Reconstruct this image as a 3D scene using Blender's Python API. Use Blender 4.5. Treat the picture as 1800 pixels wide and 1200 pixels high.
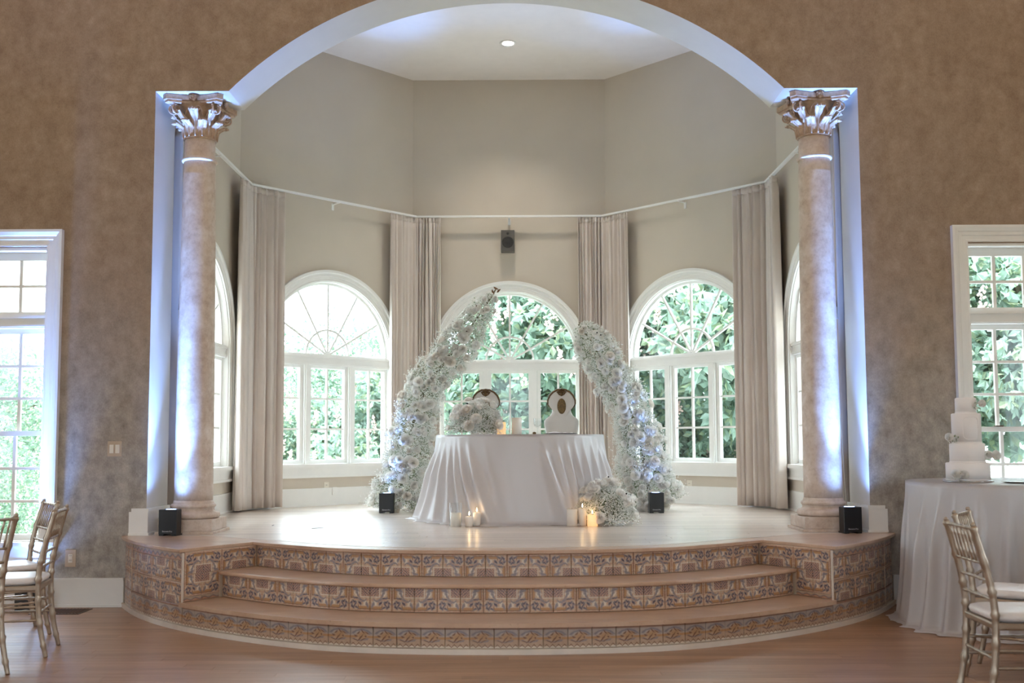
import bpy, bmesh, math, random
import numpy as np
from mathutils import Vector, Matrix, noise
PI = math.pi
R = math.radians
random.seed(7)
rng = np.random.default_rng(7)
sc = bpy.context.scene
for o_ in list(bpy.data.objects):
    bpy.data.objects.remove(o_)
C = sc.collection

# ------------------------------------------------------------------ camera, world, sun, exposure
S = 0.555          # stage height
YW = 8.165         # room face of the arch wall
YB = 8.65          # bay face of the arch wall
HW = 2.867         # half width of the opening
ZS = 4.15          # spring soffit height
ZC = 5.918         # bay ceiling
ZH = 7.0           # hall ceiling
cam_d = bpy.data.cameras.new('camera')
cam = bpy.data.objects.new('camera', cam_d)
C.objects.link(cam)
Fv = Vector((-0.002077, 0.997211, 0.074607))
Rv = Vector((0.999988, 0.002409, -0.004359))
Uv = Vector((0.004526, -0.074597, 0.997203))
M3 = Matrix((Rv, Uv, -Fv)).transposed()
cam.matrix_world = Matrix.Translation((0.0539, 0, 1.28)) @ M3.to_4x4()
cam_d.sensor_width = 36
cam_d.lens = 35.948
cam_d.shift_y = 0.0233
cam_d.clip_start = 0.05
cam_d.clip_end = 300
cam_d.dof.use_dof = True
cam_d.dof.focus_distance = 9.6
cam_d.dof.aperture_fstop = 2.8
sc.camera = cam
sc.view_settings.view_transform = 'Standard'
sc.view_settings.look = 'None'
sc.view_settings.gamma = 1
sc.view_settings.use_curve_mapping = False
sc.view_settings.exposure = 0.48
sc.cycles.use_denoising = True
sc.cycles.max_bounces = 9
sc.cycles.diffuse_bounces = 5
sc.cycles.transparent_max_bounces = 16
sc.cycles.sample_clamp_indirect = 6
sc.cycles.caustics_reflective = False
sc.cycles.caustics_refractive = False

SKY_STRENGTH = 15.0         # at the zenith; an overcast sky falls to a third of that at the horizon
world = bpy.data.worlds.new('sky')
sc.world = world
world.use_nodes = True
wn = world.node_tree
wn.nodes.clear()
w_out = wn.nodes.new('ShaderNodeOutputWorld')
w_bg = wn.nodes.new('ShaderNodeBackground')
w_tc = wn.nodes.new('ShaderNodeTexCoord')
w_sep = wn.nodes.new('ShaderNodeSeparateXYZ')
w_rmp = wn.nodes.new('ShaderNodeValToRGB')
wn.links.new(w_tc.outputs['Generated'], w_sep.inputs[0])
wn.links.new(w_sep.outputs['Z'], w_rmp.inputs[0])
w_rmp.color_ramp.elements[0].position = 0.0
w_rmp.color_ramp.elements[0].color = (0.28, 0.33, 0.375, 1)
w_rmp.color_ramp.elements[1].position = 1.0
w_rmp.color_ramp.elements[1].color = (0.77, 0.92, 1.03, 1)
wn.links.new(w_rmp.outputs[0], w_bg.inputs[0])
w_bg.inputs[1].default_value = SKY_STRENGTH
wn.links.new(w_bg.outputs[0], w_out.inputs[0])

sun_d = bpy.data.lights.new('sun', 'SUN')
sun_d.energy = 6.0
sun_d.angle = R(3)
sun_d.color = (1.0, 0.95, 0.86)
sun = bpy.data.objects.new('sun', sun_d)
C.objects.link(sun)
sun.rotation_euler = (R(27), R(-12), 0)      # from above the hall roof, towards the garden
sun.location = (0, 0, 30)

def lamp(name, kind, loc, energy, color, **kw):
    d = bpy.data.lights.new(name, kind)
    d.energy = energy
    d.color = color
    for k, v in kw.items():
        setattr(d, k, v)
    o = bpy.data.objects.new(name, d)
    o.location = loc
    C.objects.link(o)
    return o
# the hall's own warm ceiling lamps, above and behind the camera
WARM = (1.0, 0.70, 0.45)
for x in (-4.6, 0.0, 4.6):
    lamp('hall_lamp', 'POINT', (x, 5.0, 6.3), 27, WARM, shadow_soft_size=0.35)
    lamp('hall_lamp', 'POINT', (x, 0.5, 6.0), 20, (1.0, 0.86, 0.72), shadow_soft_size=0.5)

# ------------------------------------------------------------------ helpers
def tag(o, label=None, cat=None, group=None, kind=None):
    if label: o['label'] = label
    if cat: o['category'] = cat
    if group: o['group'] = group
    if kind: o['kind'] = kind
    return o

def empty(name, loc=(0, 0, 0), rz=0, mat=None, **kw):
    o = bpy.data.objects.new(name, None)
    C.objects.link(o)
    o.empty_display_size = 0.1
    if mat is not None: o.matrix_world = mat
    else:
        o.location = loc
        o.rotation_euler = (0, 0, rz)
    return tag(o, **kw)

def place(name, data, parent=None, loc=(0, 0, 0), rot=(0, 0, 0), scale=None, **kw):
    o = bpy.data.objects.new(name, data)
    C.objects.link(o)
    o.location = loc
    o.rotation_euler = rot
    if scale is not None:
        o.scale = scale if hasattr(scale, '__len__') else (scale,) * 3
    if parent: o.parent = parent
    return tag(o, **kw)

def copy_tree(o, parent=None):
    c = o.copy()
    C.objects.link(c)
    c.parent = parent
    if parent: c.matrix_parent_inverse = o.matrix_parent_inverse
    for ch in list(o.children):
        copy_tree(ch, c)
    return c

class MB:
    def __init__(s):
        s.v = []; s.f = []; s.uv = []; s.sm = []
    def quadgrid(s, P, closeu=False, closev=False, smooth=True, flip=False):
        """P[i][j] points"""
        nu = len(P); nv = len(P[0]); b = len(s.v)
        for row in P:
            for p in row: s.v.append(tuple(p))
        for i in range(nu if closeu else nu - 1):
            for j in range(nv if closev else nv - 1):
                a = b + i * nv + j; i2 = (i + 1) % nu; j2 = (j + 1) % nv
                q = (a, b + i2 * nv + j, b + i2 * nv + j2, b + i * nv + j2)
                s.f.append(q[::-1] if flip else q); s.sm.append(smooth)
        return b
    def face(s, pts, smooth=False):
        b = len(s.v); s.v += [tuple(p) for p in pts]
        s.f.append(tuple(range(b, b + len(pts)))); s.sm.append(smooth)
    def box(s, x0, x1, y0, y1, z0, z1):
        b = len(s.v)
        s.v += [(x, y, z) for x in (x0, x1) for y in (y0, y1) for z in (z0, z1)]
        for q in ((0, 1, 3, 2), (4, 6, 7, 5), (0, 4, 5, 1), (2, 3, 7, 6), (0, 2, 6, 4), (1, 5, 7, 3)):
            s.f.append(tuple(b + i for i in q)); s.sm.append(False)
    def lathe(s, prof, seg=24, cx=0, cy=0, smooth=True, cap=True):
        P = [[(cx + r * math.cos(2 * PI * k / seg), cy + r * math.sin(2 * PI * k / seg), z) for (r, z) in prof] for k in range(seg)]
        b = s.quadgrid(P, closeu=True, smooth=smooth)
        n = len(prof)
        if cap:
            if prof[0][0] > 1e-5: s.f.append(tuple(b + k * n for k in range(seg))[::-1]); s.sm.append(False)
            if prof[-1][0] > 1e-5: s.f.append(tuple(b + k * n + n - 1 for k in range(seg))); s.sm.append(False)
    def tube(s, pts, rad, seg=8, cap=True, smooth=True):
        pts = [Vector(p) for p in pts]; n = len(pts)
        rad = rad if hasattr(rad, '__len__') else [rad] * n
        P = []; up = None
        for i in range(n):
            t = (pts[min(i + 1, n - 1)] - pts[max(i - 1, 0)])
            t = t.normalized() if t.length > 1e-9 else Vector((0, 0, 1))
            if up is None:
                up = Vector((0, 0, 1)) if abs(t.z) < 0.9 else Vector((1, 0, 0))
            a = t.cross(up).normalized(); up = a.cross(t).normalized()
            P.append([pts[i] + (a * math.cos(2 * PI * k / seg) + up * math.sin(2 * PI * k / seg)) * rad[i] for k in range(seg)])
        b = s.quadgrid(P, closev=True, smooth=smooth)
        if cap:
            s.f.append(tuple(b + k for k in range(seg))[::-1]); s.sm.append(False)
            s.f.append(tuple(b + (n - 1) * seg + k for k in range(seg))); s.sm.append(False)
    def prism(s, poly, z0, z1, smooth=False):
        n = len(poly); b = len(s.v)
        s.v += [(p[0], p[1], z0) for p in poly] + [(p[0], p[1], z1) for p in poly]
        for i in range(n):
            j = (i + 1) % n
            s.f.append((b + i, b + j, b + n + j, b + n + i)); s.sm.append(smooth)
        s.f.append(tuple(b + i for i in range(n))[::-1]); s.sm.append(False)
        s.f.append(tuple(b + n + i for i in range(n))); s.sm.append(False)
    def sphere(s, c, r, seg=12, rings=8, sz=1.0):
        prof = [(max(1e-6, r * math.sin(PI * k / rings)), c[2] - r * sz * math.cos(PI * k / rings)) for k in range(rings + 1)]
        s.lathe(prof, seg, c[0], c[1], cap=False)
    def xf(s, b, M):
        for i in range(b, len(s.v)): s.v[i] = tuple(M @ Vector(s.v[i]))
    def mesh(s, name, m=None):
        me = bpy.data.meshes.new(name)
        me.from_pydata(s.v, [], s.f)
        me.polygons.foreach_set('use_smooth', s.sm)
        if m:
            for q in (m if isinstance(m, (list, tuple)) else [m]): me.materials.append(q)
        me.update()
        return me
    def build(s, name, m, parent=None, loc=(0, 0, 0), rot=(0, 0, 0), fix=True, **kw):
        me = s.mesh(name, m)
        if fix: fixn(me)
        return place(name, me, parent, loc, rot, **kw)

def fixn(me):
    bm = bmesh.new(); bm.from_mesh(me)
    bmesh.ops.remove_doubles(bm, verts=bm.verts, dist=1e-5)
    bmesh.ops.recalc_face_normals(bm, faces=bm.faces)
    bm.to_mesh(me); bm.free()

def bevel(o, w, seg=2, ang=40):
    m = o.modifiers.new('bevel', 'BEVEL'); m.width = w; m.segments = seg; m.limit_method = 'ANGLE'; m.angle_limit = R(ang)
    m.harden_normals = False
    return o

def npmesh(name, V, F, mats, smooth=False, attr=None, midx=None):
    """fast mesh from numpy arrays; F is an (n,3) or (n,4) array"""
    me = bpy.data.meshes.new(name)
    V = np.asarray(V, dtype=np.float32); F = np.asarray(F, dtype=np.int32); k = F.shape[1]
    me.vertices.add(len(V)); me.vertices.foreach_set('co', V.ravel())
    me.loops.add(F.size); me.loops.foreach_set('vertex_index', F.ravel())
    me.polygons.add(len(F)); me.polygons.foreach_set('loop_start', np.arange(0, F.size, k, dtype=np.int32))
    me.polygons.foreach_set('use_smooth', np.full(len(F), smooth))
    for m in (mats if isinstance(mats, (list, tuple)) else [mats]): me.materials.append(m)
    if midx is not None: me.polygons.foreach_set('material_index', np.asarray(midx, dtype=np.int32))
    me.update(calc_edges=True)
    if attr is not None:
        a = me.attributes.new('tone', 'FLOAT', 'FACE'); a.data.foreach_set('value', np.asarray(attr, dtype=np.float32))
    return me

def fill2d(outer, holes, depth):
    """mesh of a flat polygon with holes in the local XZ plane, from y=0 to y=depth"""
    cu = bpy.data.curves.new('tmp', 'CURVE'); cu.dimensions = '2D'; cu.fill_mode = 'BOTH'; cu.extrude = depth / 2
    for loop in [outer] + holes:
        sp = cu.splines.new('POLY'); sp.points.add(len(loop) - 1)
        for p, q in zip(sp.points, loop): p.co = (q[0], q[1], 0, 1)
        sp.use_cyclic_u = True
    o = bpy.data.objects.new('tmp', cu); C.objects.link(o)
    dg = bpy.context.evaluated_depsgraph_get(); dg.update()
    me = bpy.data.meshes.new_from_object(o.evaluated_get(dg))
    bpy.data.objects.remove(o); bpy.data.curves.remove(cu)
    me.transform(Matrix(((1, 0, 0, 0), (0, 0, 1, depth / 2), (0, 1, 0, 0), (0, 0, 0, 1))))
    me.materials.clear()
    fixn(me)
    for p in me.polygons: p.use_smooth = False
    return me

# ------------------------------------------------------------------ node expressions and materials
class X:
    nt = None
    def __init__(s, k): s.k = k
    @staticmethod
    def op(o, *a):
        n = X.nt.nodes.new('ShaderNodeMath'); n.operation = o
        for i, q in enumerate(a):
            q = q.k if isinstance(q, X) else q
            if isinstance(q, (int, float)): n.inputs[i].default_value = q
            else: X.nt.links.new(q, n.inputs[i])
        return X(n.outputs[0])
    def __add__(s, o): return X.op('ADD', s, o)
    __radd__ = __add__
    def __sub__(s, o): return X.op('SUBTRACT', s, o)
    def __rsub__(s, o): return X.op('SUBTRACT', o, s)
    def __mul__(s, o): return X.op('MULTIPLY', s, o)
    __rmul__ = __mul__
    def __truediv__(s, o): return X.op('DIVIDE', s, o)
    def __gt__(s, o): return X.op('GREATER_THAN', s, o)
    def __lt__(s, o): return X.op('LESS_THAN', s, o)
def xmax(*a):
    r = a[0]
    for b in a[1:]: r = X.op('MAXIMUM', r, b)
    return r
def xmin(*a):
    r = a[0]
    for b in a[1:]: r = X.op('MINIMUM', r, b)
    return r
def xabs(a): return X.op('ABSOLUTE', a)
def soft(d, w=0.02):
    """1 where d<0, feathered"""
    n = X.nt.nodes.new('ShaderNodeMapRange'); n.clamp = True
    X.nt.links.new(d.k, n.inputs[0])
    n.inputs[1].default_value = -w; n.inputs[2].default_value = w; n.inputs[3].default_value = 1; n.inputs[4].default_value = 0
    return X(n.outputs[0])
def sbox(u, v, x0, x1, y0, y1):
    return xmax(xabs(u - (x0 + x1) / 2) - (x1 - x0) / 2, xabs(v - (y0 + y1) / 2) - (y1 - y0) / 2)
def sell(u, v, cx, cy, rx, ry, ang=0):
    c, s_ = math.cos(ang), math.sin(ang)
    a = ((u - cx) * c + (v - cy) * s_) / rx; b = ((v - cy) * c - (u - cx) * s_) / ry
    return (X.op('SQRT', a * a + b * b) - 1.0) * min(rx, ry)

def srgb(r, g, b):
    return tuple(((c / 255) / 12.92 if c / 255 <= 0.04045 else ((c / 255 + 0.055) / 1.055) ** 2.4) for c in (r, g, b)) + (1,)

def newmat(name):
    m = bpy.data.materials.new(name); m.use_nodes = True
    nt = m.node_tree; nt.nodes.clear()
    out = nt.nodes.new('ShaderNodeOutputMaterial'); b = nt.nodes.new('ShaderNodeBsdfPrincipled')
    nt.links.new(b.outputs[0], out.inputs[0])
    return m, nt, b, out
def tex(nt, scale, detail=4, rough=0.55, vec=None, stretch=None, kind='ShaderNodeTexNoise', coord='Object'):
    tc = nt.nodes.new('ShaderNodeTexCoord'); mp = nt.nodes.new('ShaderNodeMapping')
    nt.links.new(tc.outputs[coord], mp.inputs[0])
    if stretch: mp.inputs['Scale'].default_value = stretch
    n = nt.nodes.new(kind); nt.links.new(mp.outputs[0], n.inputs['Vector'])
    n.inputs['Scale'].default_value = scale
    if 'Detail' in n.inputs: n.inputs['Detail'].default_value = detail
    if 'Roughness' in n.inputs: n.inputs['Roughness'].default_value = rough
    return n
def ramp(nt, src, stops):
    r = nt.nodes.new('ShaderNodeValToRGB'); nt.links.new(src, r.inputs[0])
    e = r.color_ramp.elements
    e[0].position, e[0].color = stops[0]
    e[1].position, e[1].color = stops[1]
    for p, c in stops[2:]:
        q = e.new(p); q.color = c
    return r.outputs[0]
def mixc(nt, fac, a, b, mode='MIX'):
    n = nt.nodes.new('ShaderNodeMix'); n.data_type = 'RGBA'; n.blend_type = mode
    for s_, q in ((0, fac), (6, a), (7, b)):
        q = q.k if isinstance(q, X) else q
        if isinstance(q, (int, float, tuple)): n.inputs[s_].default_value = q
        else: nt.links.new(q, n.inputs[s_])
    return n.outputs[2]
def bump(nt, b, h, strength=0.2, dist=0.01):
    n = nt.nodes.new('ShaderNodeBump'); n.inputs['Strength'].default_value = strength; n.inputs['Distance'].default_value = dist
    nt.links.new(h, n.inputs['Height']); nt.links.new(n.outputs[0], b.inputs['Normal'])
def simple(name, col, rough=0.6, metal=0.0, var=0.06, scale=6, bmp=0.0, bscale=60, coat=0, spec=0.5, sheen=0, stretch=None, sub=0):
    m, nt, b, out = newmat(name)
    n = tex(nt, scale, stretch=stretch)
    lo = tuple(max(0, c * (1 - var * 2)) for c in col[:3]) + (1,); hi = tuple(min(1, c * (1 + var * 2)) for c in col[:3]) + (1,)
    nt.links.new(ramp(nt, n.outputs[0], [(0.3, lo), (0.7, hi)]), b.inputs['Base Color'])
    b.inputs['Roughness'].default_value = rough; b.inputs['Metallic'].default_value = metal
    b.inputs['Coat Weight'].default_value = coat; b.inputs['Specular IOR Level'].default_value = spec
    b.inputs['Sheen Weight'].default_value = sheen
    if sub:
        b.inputs['Subsurface Weight'].default_value = sub; b.inputs['Subsurface Radius'].default_value = (0.02, 0.015, 0.01); b.inputs['Subsurface Scale'].default_value = 1
    if bmp:
        n2 = tex(nt, bscale, stretch=stretch); bump(nt, b, n2.outputs[0], bmp)
    return m
def emis(name, col, strength):
    m = bpy.data.materials.new(name); m.use_nodes = True
    nt = m.node_tree; nt.nodes.clear()
    out = nt.nodes.new('ShaderNodeOutputMaterial'); e = nt.nodes.new('ShaderNodeEmission')
    e.inputs[0].default_value = col; e.inputs[1].default_value = strength
    nt.links.new(e.outputs[0], out.inputs[0])
    return m

# suede-effect brown wall paint
m_suede, nt, b, out = newmat('suede_wall')
n1 = tex(nt, 2.6, 6, 0.62); n2 = tex(nt, 9, 8, 0.72, stretch=(1, 1, 0.8)); n3 = tex(nt, 130, 3, 0.6, stretch=(1, 1, 0.5))
c1 = ramp(nt, n2.outputs[0], [(0.30, srgb(150, 127, 107)), (0.70, srgb(184, 163, 144))])
c2 = ramp(nt, n3.outputs[0], [(0.35, (0.84, 0.83, 0.82, 1)), (0.65, (1.0, 1.0, 1.0, 1))])
c3 = ramp(nt, n1.outputs[0], [(0.35, (0.86, 0.83, 0.80, 1)), (0.65, (1.0, 1.0, 1.0, 1))])
# the colour turns from brown to a patchy silver-grey towards the floor
X.nt = nt
tcz = nt.nodes.new('ShaderNodeTexCoord'); spz = nt.nodes.new('ShaderNodeSeparateXYZ'); nt.links.new(tcz.outputs['Object'], spz.inputs[0])
zf = (X(spz.outputs[2]) + (X(n1.outputs[0]) - 0.5) * 2.2 + (X(n2.outputs[0]) - 0.5) * 1.2)
cgrey = ramp(nt, n2.outputs[0], [(0.32, srgb(140, 136, 130)), (0.68, srgb(204, 200, 193))])
mr = nt.nodes.new('ShaderNodeMapRange'); nt.links.new(zf.k, mr.inputs[0]); mr.inputs[1].default_value = 0.9; mr.inputs[2].default_value = 2.6; mr.inputs[3].default_value = 0.95; mr.inputs[4].default_value = 0.0
c1 = mixc(nt, X(mr.outputs[0]), c1, cgrey)
nt.links.new(mixc(nt, 1.0, mixc(nt, 1.0, c1, c2, 'MULTIPLY'), c3, 'MULTIPLY'), b.inputs['Base Color'])
b.inputs['Roughness'].default_value = 0.75
bump(nt, b, n3.outputs[0], 0.15, 0.004)

m_baywall = simple('beige_wall_paint', srgb(206, 195, 180), 0.85, var=0.015, scale=1.5, bmp=0.03)
m_ceil = simple('ceiling_paint', srgb(238, 231, 224), 0.9, var=0.01)
m_hall = simple('hall_wall_paint', srgb(190, 178, 164), 0.85, var=0.03)
m_trim = simple('white_trim_paint', srgb(238, 237, 233), 0.35, var=0.01, spec=0.5)
m_jamb = simple('greige_jamb_paint', srgb(204, 198, 192), 0.38, var=0.01)
m_plate = simple('ivory_plastic', srgb(228, 220, 205), 0.35, var=0.01)
m_plate_dk = simple('outlet_slot', srgb(40, 36, 32), 0.6, var=0.01)
m_platedge = simple('taupe_plate', srgb(190, 170, 148), 0.5, var=0.02)

def wood(name, cols, rough, coat, attr=True, croug=0.12, grain=(0.6, 14, 14)):
    m, nt, b, out = newmat(name)
    n = tex(nt, 3.0, 6, 0.62, stretch=grain)
    base = ramp(nt, n.outputs[0], [(0.3, cols[0]), (0.55, cols[1]), (0.75, cols[2])])
    if attr:
        a = nt.nodes.new('ShaderNodeAttribute'); a.attribute_name = 'tone'
        t = ramp(nt, a.outputs['Fac'], [(0.0, (0.80, 0.76, 0.72, 1)), (1.0, (1.08, 1.05, 1.02, 1))])
        base = mixc(nt, 1.0, base, t, 'MULTIPLY')
    nt.links.new(base, b.inputs['Base Color'])
    b.inputs['Roughness'].default_value = rough
    b.inputs['Coat Weight'].default_value = coat; b.inputs['Coat Roughness'].default_value = croug
    bump(nt, b, n.outputs[0], 0.05, 0.002)
    return m
m_floor = wood('oak_floor', [srgb(150, 112, 82), srgb(172, 134, 102), srgb(188, 152, 120)], 0.42, 0.35, croug=0.26)
m_stagefl = wood('maple_stage_floor', [srgb(208, 194, 181), srgb(222, 209, 197), srgb(230, 219, 208)], 0.36, 1.0, croug=0.24)
m_gap = simple('dark_gap', srgb(95, 66, 45), 0.8)

# polished stone of treads and edging
m_tread, nt, b, out = newmat('honed_travertine')
n1 = tex(nt, 2.5, 6, 0.6, stretch=(1, 3, 1)); n2 = tex(nt, 45, 5, 0.7)
c1 = ramp(nt, n1.outputs[0], [(0.3, srgb(184, 150, 124)), (0.7, srgb(208, 178, 152))])
c2 = ramp(nt, n2.outputs[0], [(0.28, (0.62, 0.52, 0.42, 1)), (0.42, (1, 1, 1, 1))])
nt.links.new(mixc(nt, 0.55, c1, mixc(nt, 1.0, c1, c2, 'MULTIPLY')), b.inputs['Base Color'])
b.inputs['Roughness'].default_value = 0.33; b.inputs['Coat Weight'].default_value = 0.35; b.inputs['Coat Roughness'].default_value = 0.2

m_grout = simple('grout', srgb(205, 184, 160), 0.85, bmp=0.05)
m_basestrip = simple('white_stone_strip', srgb(222, 210, 197), 0.55, var=0.04)

CREAM = srgb(206, 184, 158); OCHRE = srgb(186, 142, 98); BROWN = srgb(128, 90, 68)
BLUEG = srgb(142, 134, 138); DARKV = srgb(92, 78, 88); PALE = srgb(224, 213, 198); PINK = srgb(196, 156, 132)
def uvnodes(nt, dist=0.03, nscale=9):
    X.nt = nt
    uv = nt.nodes.new('ShaderNodeUVMap'); uv.uv_map = 'UVMap'
    sp = nt.nodes.new('ShaderNodeSeparateXYZ'); nt.links.new(uv.outputs[0], sp.inputs[0])
    u, v = X(sp.outputs[0]), X(sp.outputs[1])
    nz = nt.nodes.new('ShaderNodeTexNoise'); nt.links.new(uv.outputs[0], nz.inputs['Vector']); nz.inputs['Scale'].default_value = nscale
    ns = nt.nodes.new('ShaderNodeSeparateColor'); nt.links.new(nz.outputs['Color'], ns.inputs[0])
    n1, n2, n3 = X(ns.outputs[0]), X(ns.outputs[1]), X(ns.outputs[2])
    return u, v, u + (n1 - 0.5) * dist, v + (n2 - 0.5) * dist, n1, n2, n3
def finish_tile(nt, b, col):
    n = tex(nt, 60, 4); g = ramp(nt, n.outputs[0], [(0.3, (0.88, 0.86, 0.84, 1)), (0.7, (1.04, 1.03, 1.02, 1))])
    oi = nt.nodes.new('ShaderNodeObjectInfo')
    t = ramp(nt, oi.outputs['Random'], [(0.0, (0.90, 0.88, 0.86, 1)), (1.0, (1.03, 1.03, 1.03, 1))])
    nt.links.new(mixc(nt, 1.0, mixc(nt, 1.0, col, g, 'MULTIPLY'), t, 'MULTIPLY'), b.inputs['Base Color'])
    b.inputs['Roughness'].default_value = 0.34; b.inputs['Coat Weight'].default_value = 0.25; b.inputs['Coat Roughness'].default_value = 0.25
# quarter-rosette tile
m_tileA, nt, b, out = newmat('painted_rosette_tile')
u, v, a, c, n1, n2, n3 = uvnodes(nt, 0.16, 7)
col = mixc(nt, soft(xabs(n3 - 0.5) - 0.06, 0.05), CREAM, PINK)
col = mixc(nt, soft(sell(a, c, 0.80, 0.66, 0.16, 0.10, 0.8)), col, PALE)
col = mixc(nt, soft(sell(a, c, 0.38, 0.22, 0.12, 0.15, 0.6)), col, PALE)
col = mixc(nt, soft(sbox(u, v, 0.46, 1.1, 0.80, 0.90), 0.015), col, OCHRE)
col = mixc(nt, soft(sbox(u, v, 0.09, 0.20, -0.1, 0.46), 0.015), col, OCHRE)
ln = xmin(sbox(u, v, 0.44, 1.1, 0.895, 0.925), sbox(u, v, 0.43, 0.465, 0.74, 0.925), sbox(u, v, 0.07, 0.105, -0.1, 0.47), sbox(u, v, 0.07, 0.26, 0.43, 0.465))
col = mixc(nt, soft(ln, 0.012), col, BROWN)
st = []
for (ex, ey, rx, ry, an) in ((0.17, 0.80, 0.10, 0.035, 1.2), (0.30, 0.74, 0.11, 0.03, -0.9), (0.26, 0.62, 0.09, 0.03, 0.5), (0.36, 0.86, 0.07, 0.025, 0.3), (0.12, 0.66, 0.07, 0.03, -0.6),
                             (0.53, 0.66, 0.08, 0.035, 1.0), (0.88, 0.74, 0.10, 0.035, 1.3), (0.70, 0.56, 0.09, 0.025, -0.5), (0.34, 0.46, 0.10, 0.03, 0.2),
                             (0.42, 0.30, 0.11, 0.03, 1.1), (0.32, 0.10, 0.12, 0.04, 0.3), (0.55, 0.50, 0.07, 0.025, 0.8)):
    st.append(sell(a, c, ex, ey, rx, ry, an))
col = mixc(nt, soft(xmin(*st) - 0.018, 0.02), col, BLUEG)
col = mixc(nt, soft(xmin(*st[:6], st[8]) + 0.004, 0.012), col, DARKV)
hatch = xmax(sbox(u, v, 0.60, 1.1, -0.1, 0.36), 0 - (xabs(X.op('SINE', (a + c) * 26.0)) - 0.90))
col = mixc(nt, soft(sbox(u, v, 0.60, 1.1, -0.1, 0.36), 0.012), col, PINK)
col = mixc(nt, soft(hatch, 0.05), col, BLUEG)
hatch2 = xmax(sbox(u, v, 0.60, 1.1, -0.1, 0.36), 0 - (xabs(X.op('SINE', (a - c) * 24.0)) - 0.93))
col = mixc(nt, soft(hatch2, 0.04), col, DARKV)
brd = xabs(sbox(u, v, 0.56, 1.1, -0.1, 0.40)) - 0.018
col = mixc(nt, soft(brd, 0.01), col, PALE)
finish_tile(nt, b, col)
# medallion border tile
m_tileB, nt, b, out = newmat('painted_medallion_tile')
u, v, a, c, n1, n2, n3 = uvnodes(nt, 0.09, 6)
col = mixc(nt, soft(0.50 - v, 0.1), srgb(192, 164, 140), srgb(182, 168, 158))
col = mixc(nt, soft(0.90 - v, 0.02), col, srgb(150, 112, 90))
col = mixc(nt, soft(sbox(u, v, -0.1, 0.26, 0.42, 0.53), 0.02), col, OCHRE)
col = mixc(nt, soft(sbox(u, v, 0.74, 1.1, 0.42, 0.53), 0.02), col, OCHRE)
col = mixc(nt, soft(sell(a, c, 0.52, 0.56, 0.26, 0.17, 0.3), 0.05), col, srgb(188, 150, 112))
arc = xmax(xabs(sell(a, c, 0.5, 0.50, 0.43, 0.32)) - 0.028, 0.62 - c)
arc2 = xmax(xabs(sell(a, c, 0.45, 0.52, 0.36, 0.22)) - 0.014, c - 0.40)
col = mixc(nt, soft(xmin(arc, arc2) - 0.012, 0.02), col, BLUEG)
lv = [sell(a, c, 0.44, 0.42, 0.17, 0.032, 0.95), sell(a, c, 0.25, 0.52, 0.07, 0.03, -0.5), sell(a, c, 0.68, 0.50, 0.035, 0.03), sell(a, c, 0.56, 0.72, 0.10, 0.025, 2.2),
      sell(a, c, 0.36, 0.68, 0.08, 0.02, 0.9), sell(a, c, 0.74, 0.66, 0.10, 0.018, -0.6), sell(a, c, 0.24, 0.33, 0.13, 0.018, -0.3), sell(a, c, 0.56, 0.34, 0.12, 0.018, 0.6)]
col = mixc(nt, soft(xmin(*lv) - 0.004, 0.014), col, BROWN)
zz = xabs((v - 0.115) - (X.op('PINGPONG', u * 1.0, 0.125) - 0.0625) * 1.15) - 0.022
col = mixc(nt, soft(v - 0.10, 0.02), col, PALE)
col = mixc(nt, soft(xmax(zz, sbox(u, v, 0.04, 0.96, 0.0, 0.25)), 0.012), col, BROWN)
finish_tile(nt, b, col)
# slim scalloped edging tile
m_tileC, nt, b, out = newmat('painted_edging_tile')
u, v, a, c, n1, n2, n3 = uvnodes(nt, 0.05, 6)
wv = X.op('SINE', u * 12.566) * 0.18
col = mixc(nt, soft(v - 0.5 - wv, 0.06), srgb(190, 170, 150), PINK)
col = mixc(nt, soft(xabs(v - 0.5 - wv) - 0.09, 0.03), col, BLUEG)
col = mixc(nt, soft(xabs(v - 0.35 - wv) - 0.03, 0.03), col, BROWN)
finish_tile(nt, b, col)

# column stone
m_stone, nt, b, out = newmat('column_stone')
n1 = tex(nt, 7, 7, 0.68); n2 = tex(nt, 60, 5, 0.6); n3 = tex(nt, 24, 6, 0.75)
c1 = ramp(nt, n1.outputs[0], [(0.30, srgb(184, 160, 142)), (0.5, srgb(208, 190, 174)), (0.70, srgb(224, 212, 202))])
c2 = ramp(nt, n3.outputs[0], [(0.30, (0.80, 0.76, 0.72, 1)), (0.5, (1, 1, 1, 1))])
nt.links.new(mixc(nt, 0.8, c1, mixc(nt, 1.0, c1, c2, 'MULTIPLY')), b.inputs['Base Color'])
b.inputs['Roughness'].default_value = 0.5
bump(nt, b, n2.outputs[0], 0.25, 0.004)
m_capital = simple('capital_stone', srgb(186, 158, 134), 0.42, var=0.12, scale=30, bmp=0.15, bscale=90)

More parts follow.
